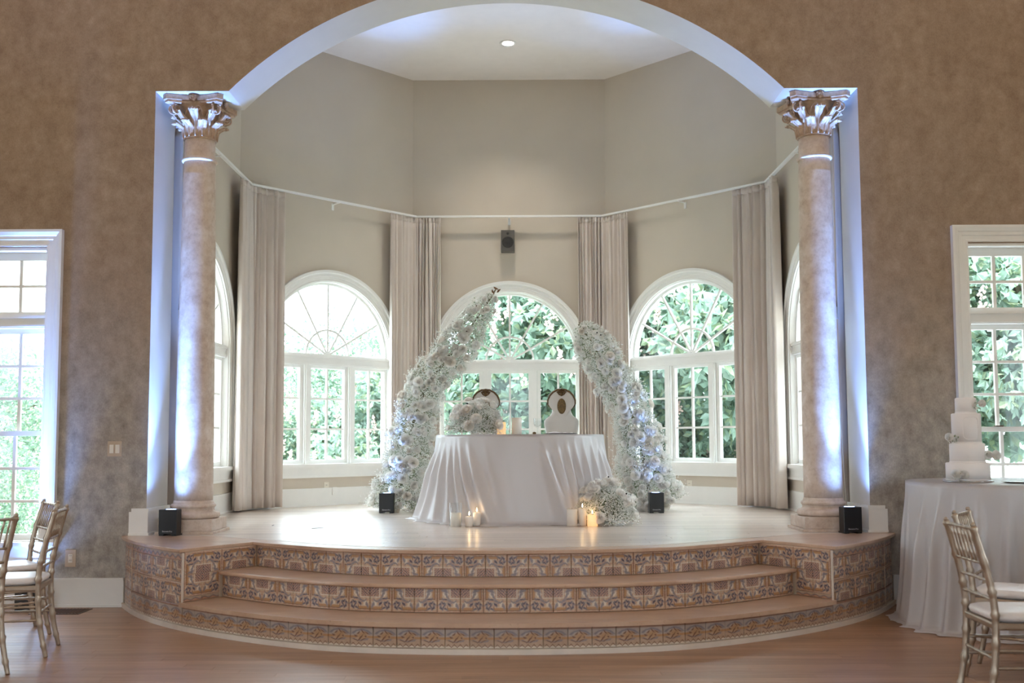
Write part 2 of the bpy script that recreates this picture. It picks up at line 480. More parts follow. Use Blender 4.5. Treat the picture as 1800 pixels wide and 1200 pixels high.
m_curtain = simple('cream_drapery', srgb(224, 213, 204), 0.9, var=0.02, scale=3, bmp=0.08, bscale=300, sheen=0.2)
m_lining = m_curtain
m_cloth, nt, b, out = newmat('ivory_satin')
b.inputs['Base Color'].default_value = srgb(216, 212, 212); b.inputs['Roughness'].default_value = .30; b.inputs['Specular IOR Level'].default_value = .8; b.inputs['Anisotropic'].default_value = .5
n_ = tex(nt, 220, 2); bump(nt, b, n_.outputs[0], .03, .001)
t_ = nt.nodes.new('ShaderNodeBsdfTranslucent'); t_.inputs[0].default_value = srgb(240, 236, 236); mx = nt.nodes.new('ShaderNodeMixShader'); mx.inputs[0].default_value = .22
nt.links.new(b.outputs[0], mx.inputs[1]); nt.links.new(t_.outputs[0], mx.inputs[2]); nt.links.new(mx.outputs[0], out.inputs[0])
m_glass = bpy.data.materials.new('window_glass'); m_glass.use_nodes = True
nt = m_glass.node_tree; nt.nodes.clear()
out = nt.nodes.new('ShaderNodeOutputMaterial'); mx = nt.nodes.new('ShaderNodeMixShader'); tr = nt.nodes.new('ShaderNodeBsdfTransparent'); gl = nt.nodes.new('ShaderNodeBsdfGlossy'); fr = nt.nodes.new('ShaderNodeFresnel')
gl.inputs['Roughness'].default_value = 0.02; tr.inputs[0].default_value = (0.97, 0.985, 0.98, 1); fr.inputs[0].default_value = 1.3
lw = nt.nodes.new('ShaderNodeLayerWeight'); lw.inputs[0].default_value = 0.5; X.nt = nt
fac = X.op('POWER', X(lw.outputs['Facing']), 4.0) * 0.6 + 0.03
nt.links.new(fac.k, mx.inputs[0]); nt.links.new(tr.outputs[0], mx.inputs[1]); nt.links.new(gl.outputs[0], mx.inputs[2]); nt.links.new(mx.outputs[0], out.inputs[0])
m_clear = bpy.data.materials.new('clear_glassware'); m_clear.use_nodes = True
nt = m_clear.node_tree; nt.nodes.clear()
out = nt.nodes.new('ShaderNodeOutputMaterial'); mx = nt.nodes.new('ShaderNodeMixShader'); tr = nt.nodes.new('ShaderNodeBsdfTransparent'); gl = nt.nodes.new('ShaderNodeBsdfGlossy'); fr = nt.nodes.new('ShaderNodeFresnel')
gl.inputs['Roughness'].default_value = 0.03; tr.inputs[0].default_value = (0.975, 0.985, 0.985, 1); fr.inputs[0].default_value = 1.5
lw = nt.nodes.new('ShaderNodeLayerWeight'); lw.inputs[0].default_value = 0.5; X.nt = nt
fac = X.op('POWER', X(lw.outputs['Facing']), 3.5) * 0.45 + 0.03
nt.links.new(fac.k, mx.inputs[0]); nt.links.new(tr.outputs[0], mx.inputs[1]); nt.links.new(gl.outputs[0], mx.inputs[2]); nt.links.new(mx.outputs[0], out.inputs[0])

def petalmat(name, col, trans=0.35):
    m, nt, b, out = newmat(name)
    n = tex(nt, 25, 3); 
    lo = tuple(c * 0.92 for c in col[:3]) + (1,)
    cc = ramp(nt, n.outputs[0], [(0.3, lo), (0.7, col)])
    nt.links.new(cc, b.inputs['Base Color']); b.inputs['Roughness'].default_value = 0.7; b.inputs['Specular IOR Level'].default_value = 0.2
    t = nt.nodes.new('ShaderNodeBsdfTranslucent'); nt.links.new(cc, t.inputs[0])
    mx = nt.nodes.new('ShaderNodeMixShader'); mx.inputs[0].default_value = trans
    nt.links.new(b.outputs[0], mx.inputs[1]); nt.links.new(t.outputs[0], mx.inputs[2]); nt.links.new(mx.outputs[0], out.inputs[0])
    return m
m_petal = petalmat('white_petal', srgb(252, 250, 246), 0.45)
m_petal_warm = petalmat('cream_petal', srgb(250, 245, 238), 0.42)
m_breath = petalmat('babys_breath_floret', srgb(253, 253, 250), 0.4)
m_stem = petalmat('thin_green_stem', srgb(136, 150, 116), 0.2)
m_darkc = simple('dark_flower_centre', srgb(30, 28, 34), 0.7)
m_stemcore = simple('mossy_stem', srgb(120, 118, 92), 0.9, var=0.1)
m_branch = simple('brown_branch', srgb(120, 84, 52), 0.8)
m_black = simple('black_plastic', srgb(16, 17, 20), 0.38, var=0.05)
m_logo = simple('silver_print', srgb(200, 200, 204), 0.4)
m_champ = simple('champagne_metal_paint', srgb(176, 160, 142), 0.33, metal=0.75, var=0.05, scale=20)
m_cushion = simple('ivory_vinyl_cushion', srgb(236, 230, 226), 0.4, var=0.01)
m_wax = simple('ivory_wax', srgb(244, 236, 224), 0.5, var=0.02, sub=0.0)
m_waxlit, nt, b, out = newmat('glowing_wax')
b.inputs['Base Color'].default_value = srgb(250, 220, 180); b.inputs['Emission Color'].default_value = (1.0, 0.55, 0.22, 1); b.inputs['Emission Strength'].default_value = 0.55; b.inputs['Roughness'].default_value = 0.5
m_flame = emis('candle_flame', (1.0, 0.72, 0.35, 1), 14)
m_uphol = simple('pale_upholstery', srgb(204, 199, 193), 0.6, var=0.01)
m_gold = simple('antique_gold_wood', srgb(96, 72, 40), 0.4, metal=0.35, var=0.25, scale=60)
m_gold2 = simple('woven_gold_medallion', srgb(110, 88, 52), 0.5, metal=0.3, var=0.4, scale=120)
m_fond = simple('white_fondant', srgb(240, 234, 230), 0.55, var=0.01)
m_silver = simple('silver_plate', srgb(190, 186, 182), 0.25, metal=0.9)
m_vent = simple('bronze_vent', srgb(96, 76, 58), 0.5, metal=0.4)
m_speakerf = simple('grey_speaker_face', srgb(92, 88, 82), 0.6)
m_speakerd = simple('dark_speaker_cone', srgb(42, 39, 36), 0.6)
m_downl = emis('downlight_lens', (1.0, 0.93, 0.82, 1), 12)
m_lawn = simple('lawn', srgb(165, 172, 158), 0.95, var=0.2, scale=2)
m_bark = simple('bark', srgb(110, 98, 84), 0.9, var=0.2, scale=12)

# ------------------------------------------------------------------ hall shell
def arc(cx, cz, r, a0, a1, n):
    return [(cx + r * math.cos(a0 + (a1 - a0) * i / n), cz + r * math.sin(a0 + (a1 - a0) * i / n)) for i in range(n + 1)]
AZ, AR = 1.88, 3.21                               # arch circle
XS = math.sqrt(AR ** 2 - (ZS - AZ) ** 2)          # where the arch springs from the soffit
ang = math.atan2(ZS - AZ, XS)
arch_hole = [(-HW, -0.012), (-HW, ZS)] + arc(0, AZ, AR, PI - ang, ang, 64) + [(HW, ZS), (HW, -0.012)]
WX = 4.218                                        # centre of the tall windows
def rect(x0, x1, z0, z1): return [(x0, z0), (x0, z1), (x1, z1), (x1, z0)]
HX0, HX1 = 6.2, -5.0                              # hall half width, rear wall y
outer = [(-HX0, -0.012), (-HW, -0.012)] + arch_hole[1:-1] + [(HW, -0.012), (HX0, -0.012), (HX0, ZH), (-HX0, ZH)]
me = fill2d(outer, [rect(s * WX - 0.52, s * WX + 0.52, 0.50, 2.86) for s in (-1, 1)], YB - YW)
me.materials.append(m_suede); me.materials.append(m_jamb)
for p in me.polygons:                              # the painted reveals of the opening
    cpt = p.center
    if abs(p.normal.y) < 0.5 and (abs(cpt.x) < HW + 0.01) and cpt.z < 5.2: p.material_index = 1
wf = place('wall_front', me, loc=(0, YW, 0), kind='structure')
wf.data.polygons.foreach_set('use_smooth', [False] * len(me.polygons))

mb = MB(); mb.box(-HX0 - .2, HX0 + .2, HX1 - .2, YB, -0.2, -0.012)
fl = mb.build('floor', m_gap, kind='structure')
mb = MB(); mb.box(-HX0 - .2, HX0 + .2, HX1 - .2, YB, ZH, ZH + 0.15)
mb.build('ceiling', m_ceil, kind='structure')
def side_wall(name, x0, x1, holes):
    me = fill2d(rect(HX1, YB, 0, ZH), holes, abs(x1 - x0)); me.materials.append(m_hall)
    me.transform(Matrix.Rotation(R(90), 4, 'Z'))      # local x -> world y, local y -> -x
    place(name, me, loc=(max(x0, x1), 0, 0), kind='structure')
side_wall('wall_left', -HX0 - .2, -HX0, [rect(y, y + 1.0, 0.6, 2.8) for y in (-2.4, 3.4)])
side_wall('wall_right', HX0, HX0 + .2, [rect(y, y + 1.0, 0.6, 2.8) for y in (-2.4, 3.4)])
me = fill2d(rect(-HX0, HX0, 0, ZH), [rect(x - .6, x + .6, 0.6, 3.2) for x in (-3.6, 0, 3.6)], 0.2); me.materials.append(m_hall)
place('wall_rear', me, loc=(0, HX1 - 0.2, 0), kind='structure')

def planks(name, poly, z, y0, y1, w, lmin, lmax, m, parent, x0, x1, seed):
    """boards running along x, cut out of a polygon"""
    rr = random.Random(seed)
    bm = bmesh.new()
    f = bm.faces.new([bm.verts.new((p[0], p[1], z)) for p in poly])
    y = y0 + w
    while y < y1:
        bmesh.ops.bisect_plane(bm, geom=bm.verts[:] + bm.edges[:] + bm.faces[:], plane_co=(0, y, 0), plane_no=(0, 1, 0)); y += w
    nrow = int((y1 - y0) / w) + 1
    for k in range(nrow):
        x = x0 + rr.uniform(0, lmax)
        while x < x1:
            fs = [f for f in bm.faces if int((f.calc_center_median().y - y0) // w) == k]
            es = {e for f in fs for e in f.edges}; vs = {v for f in fs for v in f.verts}
            if fs: bmesh.ops.bisect_plane(bm, geom=list(vs) + list(es) + fs, plane_co=(x, 0, 0), plane_no=(1, 0, 0))
            x += rr.uniform(lmin, lmax)
    bmesh.ops.split_edges(bm, edges=bm.edges[:])
    lay = bm.faces.layers.float.new('tone')
    fs = bm.faces[:]
    tones = [rr.random() for _ in fs]
    for f, t in zip(fs, tones): f[lay] = t
    bmesh.ops.inset_individual(bm, faces=fs, thickness=0.0012, depth=0.0015, use_even_offset=True)
    bm.normal_update()
    me = bpy.data.meshes.new(name); bm.to_mesh(me); bm.free(); me.materials.append(m)
    return place(name, me, parent, kind='stuff')

# ------------------------------------------------------------------ stage outline
def fbase(x, k=1.0, y0=6.27):
    x = min(abs(x), 3.2)
    return y0 + k * (3.38 - math.sqrt(3.38 ** 2 - x * x) - 0.045 * math.exp(-((x - 1.1) / 0.55) ** 2))
CX, CY = 2.235, float(fbase(2.235, 1, 6.285))       # front corner of the cheek wall
X3, Y3 = 1.86, 7.645                                # rear corner of the cheek wall
def curve(x0, x1, k, y0, off=0.0, n=40):
    out = []
    for i in range(n + 1):
        x = x0 + (x1 - x0) * i / n
        d = (fbase(x + 1e-3, k, y0) - fbase(x - 1e-3, k, y0)) / 2e-3
        L = math.hypot(1, d); out.append((x + d / L * off, fbase(x, k, y0) - off / L))
    return out
Y0 = 6.285; Y02 = 6.625; K2 = (7.395 - Y02) / (fbase(2.05) - 6.27); Y03 = 6.965; K3 = (Y3 - Y03) / (fbase(X3) - 6.27)
XE = 3.03
def clampy(p): return [(x, min(y, YW - 0.002)) for x, y in p]
T1, T2 = 0.19, 0.374
X2 = CX + (X3 - CX) * (7.395 - CY) / (Y3 - CY); Y2 = 7.395
def top_poly(off):
    drL = clampy(curve(-XE, -CX, 1, Y0, off, 14)); drR = clampy(curve(CX, XE, 1, Y0, off, 14))
    rec = curve(-X3, X3, K3, Y03, off, 40)
    return drL + rec + drR
stage = empty('stage', (0, 7.3, 0), label='raised curved stage with three tile-faced steps filling the arched bay', cat='stage')
def sb(mb, name, m, **kw):
    o = mb.build(name, m, stage, loc=(0, -7.3, 0), **kw); return o
def up_to_wall(poly):                               # close behind, through the opening
    return poly + [(HW - .003, YW), (HW - .003, YB - .0), (-HW + .003, YB), (-HW + .003, YW)]
mb = MB(); mb.prism(clampy(curve(-XE, XE, 1, Y0, -0.012, 60)) + [(XE - .02, YW - .002), (-XE + .02, YW - .002)], 0.0, T1 - 0.027)
mid = clampy(curve(-XE, -CX, 1, Y0, -.012, 14)) + curve(-X2, X2, K2, Y02, -.012, 40) + clampy(curve(CX, XE, 1, Y0, -.012, 14)) + [(XE - .02, YW - .002), (-XE + .02, YW - .002)]
mb.prism(mid, T1 - 0.027, T2 - 0.027)
mb.prism(top_poly(-0.012) + [(XE - .02, YW - .002), (-XE + .02, YW - .002)], T2 - 0.027, S - 0.027)
sb(mb, 'riser_body', m_grout)
bayo = [(2.962, YB + .001), (2.962, 11.10), (1.227, 12.835), (-1.227, 12.835), (-2.962, 11.10), (-2.962, YB + .001)]
mb = MB(); mb.prism([(HW - .003, YW - .3), (HW - .003, YB + .001)] + bayo + [(-HW + .003, YB + .001), (-HW + .003, YW - .3)], 0.0, S - 0.030); sb(mb, 'platform', m_grout)
# polished edging slab with bullnose
tp = top_poly(0.03)
inner = curve(-X3 + .10, X3 - .10, K3, Y03, -.16, 30)
mb = MB(); mb.prism(tp + [(XE + .02, YW - .002), (-XE - .02, YW - .002)], S - 0.027, S - 0.001)
o = sb(mb, 'edging_slab', m_tread, fix=True); bevel(o, 0.011, 3, 50)
mb = MB()
t1 = curve(-CX, CX, 1, Y0, 0.03, 60) + [(X2 - .005, Y2 + .0)] + curve(X2, -X2, K2, Y02, -.005, 40)
mb.prism(t1, T1 - 0.027, T1); o = sb(mb, 'tread', m_tread); bevel(o, 0.011, 3, 50)
mb = MB()
t2 = curve(-X2 + .005, X2 - .005, K2, Y02, 0.03, 60) + curve(X3 - .004, -X3 + .004, K3, Y03, -.005, 40)
mb.prism(t2, T2 - 0.027, T2); o = sb(mb, 'tread', m_tread); bevel(o, 0.011, 3, 50)
# floor boards of the stage: inside the stone edging, through the opening and over the bay
fp = [(-X3 + .02, Y3 + .10)] + curve(-X3 + .06, X3 - .06, K3, Y03, -.13, 40) + [(X3 - .02, Y3 + .10), (2.30, 8.08), (HW - .006, 8.12), (HW - .006, YB + .001), (2.958, YB + .001)] + bayo[1:5] + [(-2.958, YB + .001), (-HW + .006, YB + .001), (-HW + .006, 8.12), (-2.30, 8.08)]
fo = planks('floor_boards', fp, S - 0.0008, 6.9, 12.9, 0.083, 0.7, 2.4, m_stagefl, stage, -3, 3, 3)
fo.location = (0, -7.3, 0)
mb = MB(); mb.prism([(HW - .004, YW - .002), (HW - .004, YB + .001)] + bayo + [(-HW + .004, YB + .001), (-HW + .004, YW - .002)], S - 0.030, S - 0.0015); sb(mb, 'subfloor', m_gap)
# white stone strip at the foot
st = curve(-XE - .01, XE + .01, 1, Y0, 0.014, 60); si = curve(-XE - .01, XE + .01, 1, Y0, -0.01, 60)
mb = MB(); mb.prism(clampy(st) + clampy(si)[::-1], 0, 0.033); sb(mb, 'foot_strip', m_basestrip)

def tile_mesh(name, w, h, m, fu, fv, border=0.0):
    """tile standing in the local XZ plane, face towards -y, bevelled edge, UV on the face"""
    e = 0.003; t = 0.009
    V = []; 
    for (q, y) in ((0, 0), (0, -t + .003), (e, -t)):
        V += [(-w / 2 + q, y, q), (w / 2 - q, y, q), (w / 2 - q, y, h - q), (-w / 2 + q, y, h - q)]
    F = []
    for l in (0, 4):
        for i in range(4):
            j = (i + 1) % 4; F.append((l + i, l + j, l + 4 + j, l + 4 + i))
    F.append((8, 9, 10, 11))
    me = bpy.data.meshes.new(name); me.from_pydata(V, [], F); me.materials.append(m)
    uv = me.uv_layers.new(name='UVMap')
    for lp in me.loops:
        x, y, z = V[lp.vertex_index]
        a = (x + w / 2) / w; b_ = z / h
        uv.data[lp.index].uv = (1 - a if fu else a, 1 - b_ if fv else b_)
    me.update(); return me
TW = 0.1475
tilesA = {}
def get_tile(kind, w, h, fu=0, fv=0):
    key = (kind, round(w, 4), round(h, 4), fu, fv)
    if key not in tilesA: tilesA[key] = tile_mesh('tile', w, h, {'A': m_tileA, 'B': m_tileB, 'C': m_tileC}[kind], fu, fv)
    return tilesA[key]
def arclen(pts):
    s = [0]
    for a, b_ in zip(pts, pts[1:]): s.append(s[-1] + math.hypot(b_[0] - a[0], b_[1] - a[1]))
    return s
def at_len(pts, s, d):
    d = min(max(d, 0), s[-1])
    for i in range(len(s) - 1):
        if d <= s[i + 1] or i == len(s) - 2:
            t = (d - s[i]) / (s[i + 1] - s[i]); return (pts[i][0] + (pts[i + 1][0] - pts[i][0]) * t, pts[i][1] + (pts[i + 1][1] - pts[i][1]) * t)
def tile_run(pts, z, h, kind, fv=0, start=0, n=None):
    s = arclen(pts); L = s[-1]
    n = n or max(1, round(L / 0.1505)); p = L / n; w = p - 0.003
    for i in range(n):
        a = at_len(pts, s, i * p); b_ = at_len(pts, s, (i + 1) * p)
        mx_, my = (a[0] + b_[0]) / 2, (a[1] + b_[1]) / 2; rz = math.atan2(b_[1] - a[1], b_[0] - a[0])
        place('tile', get_tile(kind, w, h, (i + start) % 2 if kind == 'A' else 0, fv), stage, (mx_, my - 7.3, z), (0, 0, rz + random.uniform(-.004, .004)))
BC = -0.009
tile_run(curve(-CX, CX, 1, Y0, BC, 80), 0.036, 0.124, 'B', n=33)
for s_ in (-1, 1):
    cv = [p for p in curve(CX + .006, XE, 1, Y0, BC, 40) if p[1] < YW - .002]
    if s_ < 0: cv = [(-x, y) for x, y in cv][::-1]
    tile_run(cv, 0.036, 0.132, 'B', n=8)
    tile_run(cv, 0.172, 0.148, 'A', fv=0, n=8)
    tile_run(cv, 0.323, 0.148, 'A', fv=1, n=8, start=1)
    tile_run(cv, 0.474, 0.052, 'C', n=8)
    a = (s_ * CX, CY); b_ = (s_ * X3, Y3); m2 = (s_ * X2, Y2)
    # cheek wall faces the steps
    d = Vector((b_[0] - a[0], b_[1] - a[1], 0)); L = d.length; d.normalize()
    nrm = Vector((-s_ * abs(d.y), -abs(d.x), 0))
    off = nrm * 0.004
    A_, B_ = Vector((a[0], a[1], 0)) + off, Vector((b_[0], b_[1], 0)) + off
    Mm = A_ + d * 0.30
    seq = lambda p, q: [(p.x, p.y), (q.x, q.y)] if s_ < 0 else [(q.x, q.y), (p.x, p.y)]
    tile_run(seq(A_ + d * .004, B_ - d * .01), 0.377, 0.148, 'A', fv=0, n=4)
    tile_run(seq(A_ + d * .004, Mm), 0.226, 0.148, 'A', fv=1, n=2)
    tile_run(seq(A_ + d * .004, Mm), 0.193, 0.030, 'C', n=2)
    # corner bead
    mb = MB(); mb.box(-.006, .006, -.006, .006, 0, 0.335); o = mb.build('corner_bead', m_basestrip, stage, (s_ * (CX - .001), CY - 7.3 - .010, T1), (0, 0, s_ * 0.6))
tile_run(curve(-X2 + .01, X2 - .01, K2, Y02, BC + .004, 60), 0.193, 0.151, 'A', fv=1, n=30)
tile_run(curve(-X3 + .01, X3 - .01, K3, Y03, BC + .004, 60), 0.377, 0.148, 'A', fv=0, n=28)

hp = [(-HX0, HX1)] + [(HX0, HX1), (HX0, YW)] + [(XE, YW)] + clampy(curve(XE, -XE, 1, Y0, -.01, 60)) + [(-XE, YW), (-HX0, YW)]
planks('planks', [(-HX0 + .001, 3.5), (HX0 - .001, 3.5), (HX0 - .001, YW - .001)] + clampy(curve(XE - .02, -XE + .02, 1, Y0, -.0, 60)) + [(-HX0 + .001, YW - .001)], -0.0015, 3.5, YW, 0.0826, 0.6, 2.2, m_floor, fl, -HX0, HX0, 11)
mb = MB(); mb.box(-HX0, HX0, HX1, 3.5, -.012, -.001); mb.build('planks', m_floor, fl, kind='stuff')

# ------------------------------------------------------------------ bay shell
SPR = 2.304; RH = 0.885
def bay_frame(n, c):
    n = Vector((n[0], n[1], 0)).normalized(); u = Vector((-n.y, n.x, 0))
    M = Matrix(((u.x, -n.x, 0, c[0]), (u.y, -n.y, 0, c[1]), (0, 0, 1, 0), (0, 0, 0, 1)))
    return M
q = 2 ** -.5
frames = {'bay_back': (bay_frame((0, -1), (0, 12.835)), 1.227, 1.227), 'bay_left_diagonal': (bay_frame((1, -1), (-2.0945, 11.9675)), 1.227, 1.227),
          'bay_right_diagonal': (bay_frame((-1, -1), (2.0945, 11.9675)), 1.227, 1.227), 'bay_left': (bay_frame((1, 0), (-2.962, 9.875)), 1.225, 1.225), 'bay_right': (bay_frame((-1, 0), (2.962, 9.875)), 1.225, 1.225)}
winhole = [(-RH, 1.0)] + [(-RH, SPR)] + arc(0, SPR, RH, PI, 0, 48)[1:-1] + [(RH, SPR), (RH, 1.0)]
for k, (M, a, b_) in frames.items():
    me = fill2d(rect(-a, b_, S, ZC), [winhole], 0.18); me.materials.append(m_baywall)
    o = place('wall_' + k, me, kind='structure'); o.matrix_world = M
mb = MB(); mb.prism([(3.15, YB), (3.15, 11.2), (1.3, 13.02), (-1.3, 13.02), (-3.15, 11.2), (-3.15, YB)], ZC, ZC + 0.15)
o = mb.build('ceiling', m_ceil, kind='structure')

# ------------------------------------------------------------------ arched bay windows (one built, four copied)
def sweep(path, normals, prof, mb, smooth=True):
    """path in xz, prof = (offset along normal, y)"""
    P = [[(p[0] + n[0] * a, y, p[1] + n[1] * a) for (a, y) in prof] for p, n in zip(path, normals)]
    mb.quadgrid(P, smooth=False)
def arch_path(r, z0, n=48):
    pts = [(-r, z0), (-r, SPR)]; nn = [(-1, 0), (-1, 0)]
    for i in range(1, n): t = PI - PI * i / n; pts.append((r * math.cos(t), SPR + r * math.sin(t))); nn.append((math.cos(t), math.sin(t)))
    return pts + [(r, SPR), (r, z0)], nn + [(1, 0), (1, 0)]
def arch_window():
    w = empty('window_1', kind='structure')
    mb = MB(); p, n = arch_path(0.872, 1.035)
    sweep(p, n, [(0, 0.005), (0, -.022), (.012, -.022), (.016, -.016), (.050, -.016), (.056, -.026), (.088, -.026), (.094, -.036), (.100, -.044), (.130, -.044), (.133, -.03), (.133, 0.005)], mb)
    mb.box(-1.018, 1.018, -.058, 0.10, 0.998, 1.036)
    mb.box(-1.0, 1.0, -.026, 0, 0.90, 0.998); mb.box(-1.005, 1.005, -.042, 0, 0.880, 0.905); mb.box(-1.0, 1.0, -.034, 0, 0.972, 0.998)
    mb.build('casing', m_trim, w)
    mb = MB(); p, n = arch_path(0.862, 1.03); sweep(p, n, [(0, -.002), (0, .17), (.023, .17), (.023, -.002), (0, -.002)], mb)
    mb.build('jamb', m_trim, w)
    mb = MB(); mb.box(-.862, .862, .02, .13, 2.178, 2.304); mb.box(-.862, .862, .005, .13, 2.268, 2.292); mb.box(-.862, .862, .01, .13, 2.195, 2.21)
    mb.build('transom', m_trim, w)
    for x in (-.31, .31):
        mb = MB(); mb.box(x - .032, x + .032, .03, .13, 1.03, 2.18); mb.box(x - .018, x + .018, .018, .13, 1.03, 2.18); mb.build('mullion', m_trim, w)
    mb = MB(); mb.box(-.862, .862, .03, .15, 1.03, 1.045); mb.build('sill', m_trim, w)
    for (x0, x1) in ((-.862, -.345), (-.278, .278), (.345, .862)):
        g0, g1 = x0 + .043, x1 - .043
        if x0 < -.5: g0 = x0 + .03
        if x1 > .5: g1 = x1 - .03
        z0, z1 = 1.045, 2.178; h0, h1 = 1.085, 2.145
        mb = MB(); mb.box(x0, g0, .06, .11, z0, z1); mb.box(g1, x1, .06, .11, z0, z1); mb.box(g0, g1, .06, .11, z0, h0); mb.box(g0, g1, .06, .11, h1, z1)
        sa = mb.build('sash', m_trim, w)
        xm = (g0 + g1) / 2
        mb = MB(); mb.box(xm - .0115, xm + .0115, .072, .10, h0, h1); mb.build('muntin', m_trim, sa)
        for i in (1, 2):
            z = h0 + (h1 - h0) * i / 3
            mb = MB(); mb.box(g0, g1, .0725, .0995, z - .011, z + .011); mb.build('muntin', m_trim, sa)
        for i in range(3):
            for (a, b_) in ((g0, xm), (xm, g1)):
                za, zb = h0 + (h1 - h0) * i / 3, h0 + (h1 - h0) * (i + 1) / 3
                mb = MB(); mb.face([(a, .088, za), (b_, .088, za), (b_, .088, zb), (a, .088, zb)]); mb.build('pane', m_glass, sa, fix=False)
    mb = MB()
    P, N = arch_path(0.835, SPR); sweep(P, N, [(0, .06), (0, .11), (.028, .11), (.028, .06), (0, .06)], mb)
    mb.box(-.86, .86, .06, .11, 2.304, 2.318)
    fan = mb.build('fanlight', m_trim, w)
    RI = 0.300
    mb = MB(); P, N = [], []
    for i in range(33):
        t = PI - PI * i / 32; P.append((RI * math.cos(t), SPR + RI * math.sin(t))); N.append((math.cos(t), math.sin(t)))
    sweep(P, N, [(-.0115, .07), (-.0115, .10), (.0115, .10), (.0115, .07), (-.0115, .07)], mb); mb.build('muntin', m_trim, fan)
    for k in range(1, 6):
        t = PI * k / 6; c_, s_ = math.cos(t), math.sin(t)
        mb = MB(); b0 = len(mb.v); mb.box(0.02, 0.837, .0715, .0985, -.0115, .0115)
        mb.xf(b0, Matrix(((c_, 0, -s_, 0), (0, 1, 0, 0), (s_, 0, c_, SPR), (0, 0, 0, 1)))); mb.build('muntin', m_trim, fan)
    for k in range(6):
        for (ra, rb) in ((0.0, RI), (RI, 0.84)):
            t0, t1_ = PI * k / 6, PI * (k + 1) / 6; nn = 6
            pts = [(ra * math.cos(t0 + (t1_ - t0) * i / nn), SPR + ra * math.sin(t0 + (t1_ - t0) * i / nn)) for i in range(nn + 1)] if ra > 0 else [(0, SPR)]
            pts += [(rb * math.cos(t1_ - (t1_ - t0) * i / nn), SPR + rb * math.sin(t1_ - (t1_ - t0) * i / nn)) for i in range(nn + 1)]
            mb = MB(); mb.face([(x, .086, z) for x, z in pts]); mb.build('pane', m_glass, fan, fix=False)
    return w
w1 = arch_window()
names = list(frames)
for i, k in enumerate(names):
    w = w1 if i == 0 else copy_tree(w1)
    w.name = 'window_%d' % (i + 1); w.matrix_world = frames[k][0]
# baseboards of the bay
for k, (M, a, b_) in frames.items():
    mb = MB(); x0, x1 = -a + .0, b_ - .0
    mb.box(x0, x1, -.016, 0, S - .001, S + .19); mb.box(x0, x1, -.024, 0, S + .185, S + .205); mb.box(x0, x1, -.03, 0, S - .001, S + .018)
    o = mb.build('baseboard_' + k, m_trim, kind='structure'); o.matrix_world = M

# ------------------------------------------------------------------ tall windows of the hall
def tall_window(num, cx):
    w = empty('window_%d' % num, (cx, YW, 0), kind='structure')
    HWD = 0.503; top = 2.876
    mb = MB()
    # mitred casing: picture frame
    prof = [(0, 0.004), (0, -.018), (.012, -.018), (.018, -.014), (.048, -.014), (.054, -.026), (.078, -.026), (.086, -.036), (.112, -.046), (.132, -.046), (.132, 0.004)]
    path = [(-HWD - .002, .505), (-HWD - .002, top - .004), (HWD + .002, top - .004), (HWD + .002, .505)]; nn = [(-1, 0), (-1, 1), (1, 1), (1, 0)]
    sweep(path, nn, prof, mb)
    mb.box(-HWD - .16, HWD + .16, -.065, .02, .478, .508); mb.box(-HWD - .13, HWD + .13, -.03, 0, .36, .478); mb.box(-HWD - .135, HWD + .135, -.04, 0, .352, .372)
    mb.build('casing', m_trim, w)
    mb = MB(); mb.box(-.52, -HWD, 0, .30, .505, 2.86); mb.box(HWD, .52, 0, .30, .505, 2.86); mb.box(-HWD, HWD, 0, .30, 2.84, 2.86); mb.box(-HWD, HWD, 0, .30, .505, .515)
    mb.build('jamb', m_trim, w)
    mb = MB(); mb.box(-HWD, HWD, .05, .20, 2.215, 2.32); mb.box(-HWD, HWD, .035, .20, 2.295, 2.315); mb.box(-HWD, HWD, .035, .20, 2.225, 2.24); mb.build('transom', m_trim, w)
    def sash(z0, z1, h0, h1, rows, y, side, cols=4):
        mb = MB(); g = HWD - side
        mb.box(-HWD, -g, y, y + .04, z0, z1); mb.box(g, HWD, y, y + .04, z0, z1); mb.box(-g, g, y, y + .04, z0, h0); mb.box(-g, g, y, y + .04, h1, z1)
        sa = mb.build('sash', m_trim, w)
        for i in range(1, cols):
            x = -g + 2 * g * i / cols; mb = MB(); mb.box(x - .0125, x + .0125, y + .008, y + .034, h0, h1); mb.build('muntin', m_trim, sa)
        for i in range(1, rows):
            z = h0 + (h1 - h0) * i / rows; mb = MB(); mb.box(-g, g, y + .0085, y + .0335, z - .011, z + .011); mb.build('muntin', m_trim, sa)
        for i in range(rows):
            for j in range(cols):
                a, b_ = -g + 2 * g * j / cols, -g + 2 * g * (j + 1) / cols; za, zb = h0 + (h1 - h0) * i / rows, h0 + (h1 - h0) * (i + 1) / rows
                mb = MB(); mb.face([(a, y + .02, za), (b_, y + .02, za), (b_, y + .02, zb), (a, y + .02, zb)]); mb.build('pane', m_glass, sa, fix=False)
        return sa
    sash(2.32, 2.84, 2.352, 2.775, 2, .10, .012)
    sash(1.345, 2.215, 1.385, 2.175, 3, .13, .012)
    s2 = sash(.515, 1.385, .56, 1.345, 3, .088, .024)
    mb = MB(); mb.box(-.30, -.24, .06, .10, 1.385, 1.395); mb.build('latch', m_vent, s2)
    return w
tall_window(6, -WX); tall_window(7, WX)

